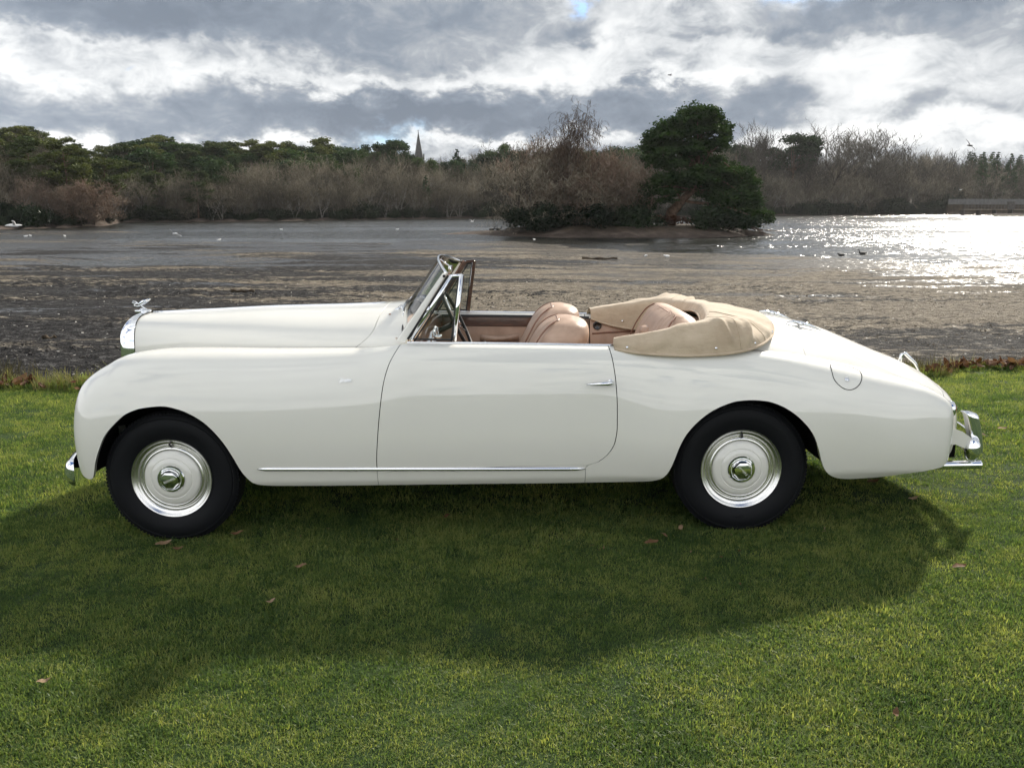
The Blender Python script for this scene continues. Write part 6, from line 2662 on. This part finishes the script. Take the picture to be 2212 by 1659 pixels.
def lawn_points(n, y0, y1, margin=.35, k=.655):
    Y = np.sqrt(y0 ** 2 + (y1 ** 2 - y0 ** 2) * rng.random(n))
    X = (rng.random(n) * 2 - 1) * (k * Y + margin)
    return X, Y


tufts = [blades(40 + q, 46, .075, .009, .027, .0034, MAT['grass'], .85) for q in range(5)] + [blades(60 + q, 30, .06, .015, .038, .0034, MAT['grass'], .65) for q in range(2)]
Xa, Ya = lawn_points(13500, 1.95, 4.6)
Xb, Yb = lawn_points(15000, 4.6, 9.0)
X = np.concatenate([Xa, Xb])
Y = np.concatenate([Ya, Yb])
keep = Y < lawn_edge(X) - .02
for hx in (-1.522, 1.530):
    for hy in (-.716, .716):
        keep &= ~((np.abs(X - (XC + hx)) < .13) & (np.abs(Y - (YC + hy)) < .095))
X, Y = X[keep], Y[keep]
n = len(X)
# the turf is thinner and shorter in worn patches
worn = .5 + .5 * wav(X, Y, 2.6, 31)
s = (.75 + .55 * rng.random(n)) * np.where(Y > 4.6, 1.25, 1.0) * (.72 + .42 * np.clip(worn, 0, 1))
scatter('lawn_grass', np.stack([X, Y, lawn_z(X, Y) - .002], 1), np.stack([rng.normal(0, .06, n), rng.normal(0, .06, n), rng.uniform(0, 6.28, n)], 1),
        np.stack([s, s, s * rng.uniform(.7, 1.2, n)], 1), np.where(rng.random(n) < .93, rng.integers(0, 5, n), rng.integers(5, 7, n)), tufts, 'short mown grass blades of the lawn', 'grass')

# rough grass, reeds and dead leaves along the lawn's edge
longs = [blades(80 + q, 34, .07, .06, .22, .005, MAT['long_grass'], .55, 3) for q in range(3)] + [blades(90 + q, 40, .06, .04, .12, .005, MAT['grass'], .5, 3) for q in range(3)]
n = 2400
X = rng.uniform(-7.5, 7.5, n)
clump = wav(X, X * 0, 2.2, 12)
Y = lawn_edge(X) + rng.normal(0, .13, n) - .05
keep = (clump + rng.normal(0, .5, n) > -.45) & ~((X > 4.5) & (rng.random(n) < .45))
X, Y = X[keep], Y[keep]
n = len(X)
Zg = np.maximum(np.where(Y < lawn_edge(X) - .1, lawn_z(X, Y), lawn_z(X, Y) - .03 - .9 * np.clip(Y - lawn_edge(X) + .1, 0, .3)), bed_z(X, Y))
s = rng.uniform(.5, 1.15, n) * np.where(X < -4, 1.15, .9)
scatter('rough_grass', np.stack([X, Y, Zg], 1), np.stack([rng.normal(0, .18, n), rng.normal(0, .18, n), rng.uniform(0, 6.28, n)], 1), np.stack([s, s, s], 1),
        np.where(rng.random(n) < .45, rng.integers(0, 3, n), rng.integers(3, 6, n)), longs, 'tufts of rough long grass along the lawn edge', 'grass')

reeds = [blades(100 + q, 16, .08, .10, .34, .006, MAT['reed'], .25, 3) for q in range(3)]
n = 420
X = np.concatenate([rng.uniform(4.2, 8.0, n), rng.uniform(-7, -5.3, 40)])
n = len(X)
Y = lawn_edge(X) + rng.uniform(.05, .75, n)
Zg = bed_z(X, Y) + .0
s = rng.uniform(.6, 1.2, n)
scatter('dead_stems', np.stack([X, Y, Zg], 1), np.stack([rng.normal(0, .12, n), rng.normal(0, .12, n), rng.uniform(0, 6.28, n)], 1), np.stack([s, s, s], 1), rng.integers(0, 3, n), reeds,
        'dark dead stems standing along the bank at the right', 'stems')


def leaf_shape(seed, L=.05, W=.022, curl=.35, mat=None, name='leaf'):
    r_ = random.Random(seed)
    V_, F_ = [], []
    m = 9
    for k in range(m):
        t = k / (m - 1)
        w = W * math.sin(math.pi * min(1, t * .96 + .02)) ** .8 * (1 + .18 * math.sin(k * 2.4 + seed))
        zc_ = curl * L * (t - .5) ** 2 + .004 * math.sin(t * 7 + seed)
        x = (t - .5) * L
        V_ += [(x, -w, zc_ + abs(w) * curl * .8), (x, 0, zc_), (x, w, zc_ + abs(w) * curl * .6)]
        if k:
            b = 3 * k
            F_ += [(b - 3, b - 2, b + 1, b), (b - 2, b - 1, b + 2, b + 1)]
    return mesh_data(name, V_, F_, [mat], smooth=True)


lit = [leaf_shape(q, .07 + .02 * (q % 3), .022 + .006 * (q % 2), .5, MAT['litter']) for q in range(5)] + [leaf_shape(9, .06, .02, .4, MAT['fallen_leaf'])]
n = 2600
X = np.concatenate([rng.uniform(4.3, 8.0, 1900), rng.normal(-5.25, .16, 90), rng.normal(-4.15, .14, 90), rng.normal(-6.4, .3, 80), rng.uniform(-7, 7, 60)])
n = len(X)
Y = lawn_edge(X) + np.where(X > 4, rng.uniform(-.28, .75, n), rng.normal(-.12, .10, n))
Zg = np.maximum(np.where(Y < lawn_edge(X) - .1, lawn_z(X, Y) + .03, lawn_z(X, Y) + .03 - .9 * np.clip(Y - lawn_edge(X) + .1, 0, .35)), bed_z(X, Y)) + rng.uniform(0, .06, n)
s = rng.uniform(.7, 1.5, n)
scatter('leaf_litter', np.stack([X, Y, Zg], 1), np.stack([rng.normal(0, .6, n), rng.normal(0, .6, n), rng.uniform(0, 6.28, n)], 1), np.stack([s, s, s], 1),
        rng.integers(0, 6, n), lit, 'drift of dead brown leaves along the lawn edge', 'leaves')

# single leaves lying on the lawn
LEAVES = [(2072, 1223, .075, .2, 'pale oval leaf at the edge of the car shadow, right'), (353, 1173, .085, .5, 'brown leaf just in front of the front tyre'),
          (385, 1184, .06, .1, 'small brown leaf in front of the front tyre, right one'), (512, 1151, .07, .3, 'brown leaf right of the front tyre'),
          (1470, 1140, .06, 1.2, 'brown leaf left of the rear tyre foot'), (1434, 1155, .055, 2.2, 'brown leaf a hand left of the rear tyre leaf'),
          (1407, 1171, .08, .2, 'long brown leaf in the shade left of the rear tyre'), (1885, 1040, .09, .3, 'pinkish leaf under the rear end of the sill line'),
          (1972, 1077, .07, .3, 'yellowish leaf on the shaded lawn below the exhaust pipe'), (585, 1298, .045, .6, 'small pale leaf in the middle of the left shade'),
          (650, 1222, .06, .2, 'pale leaf in the shade below the sill strip'), (965, 1114, .05, .9, 'small leaf under the door in the shade'),
          (2119, 938, .09, 2.0, 'dark red leaf on the sunny grass beside the rear bumper'), (2165, 925, .08, .1, 'white curled leaf on the sunny grass right of the bumper'),
          (95, 1470, .05, .4, 'pale leaf low in the left foreground'), (1935, 1540, .05, 1.1, 'small pale leaf on the sunny grass, lower right')]
for k, (px, py, L_, rz_, lab) in enumerate(LEAVES):
    x_, y_ = on_z(px, py, 0.02)
    z_ = float(lawn_z(x_, y_))
    x_, y_ = on_z(px, py, z_ + .03)
    o = link_mesh('fallen_leaf', leaf_shape(200 + k, L_, L_ * .20, .35, MAT['litter'] if 'red' in lab else MAT['fallen_leaf'], 'fallen_leaf'), None,
                  (x_, y_, float(lawn_z(x_, y_)) + .030), (.25, -.1, rz_))
    tag(o, lab, 'leaf', 'fallen leaves on the lawn')

# pale clippings and bits of dead grass strewn in the turf
clip_me = [leaf_shape(300 + q, .030, .005, .6, MAT['fallen_leaf']) for q in range(3)]
n = 260
X, Y = lawn_points(n, 2.2, 8.6)
cl = wav(X, Y, 1.9, 77) > .25
X, Y = X[cl], Y[cl]
X = np.concatenate([X, rng.normal(2.62, .14, 70)])
Y = np.concatenate([Y, rng.normal(5.45, .08, 70)])
n = len(X)
s = rng.uniform(.4, 1.0, n)
scatter('pale_clippings', np.stack([X, Y, lawn_z(X, Y) + .022], 1), np.stack([rng.normal(0, .5, n), rng.normal(0, .5, n), rng.uniform(0, 6.28, n)], 1), np.stack([s, s, s], 1),
        rng.integers(0, 3, n), clip_me, 'bits of pale dead grass lying in the lawn', 'clippings')

# ------------------------------------------------------------------ thin damp air over the lake
def make_haze():
    m, g, out = new_mat('thin_haze')
    v = g.node('ShaderNodeVolumePrincipled')
    g.put(v.inputs['Color'], (.98, .985, 1.0))
    v.inputs['Density'].default_value = .00010
    v.inputs['Anisotropy'].default_value = .30
    m.node_tree.links.new(v.outputs[0], out.inputs['Volume'])
    mb = MB()
    mb.box((20, 130, 20), (1400, 1300, 50))
    o = mb.build('haze', m, smooth=False)
    tag(o, 'thin damp haze over the lake', 'haze', kind='stuff')


make_haze()
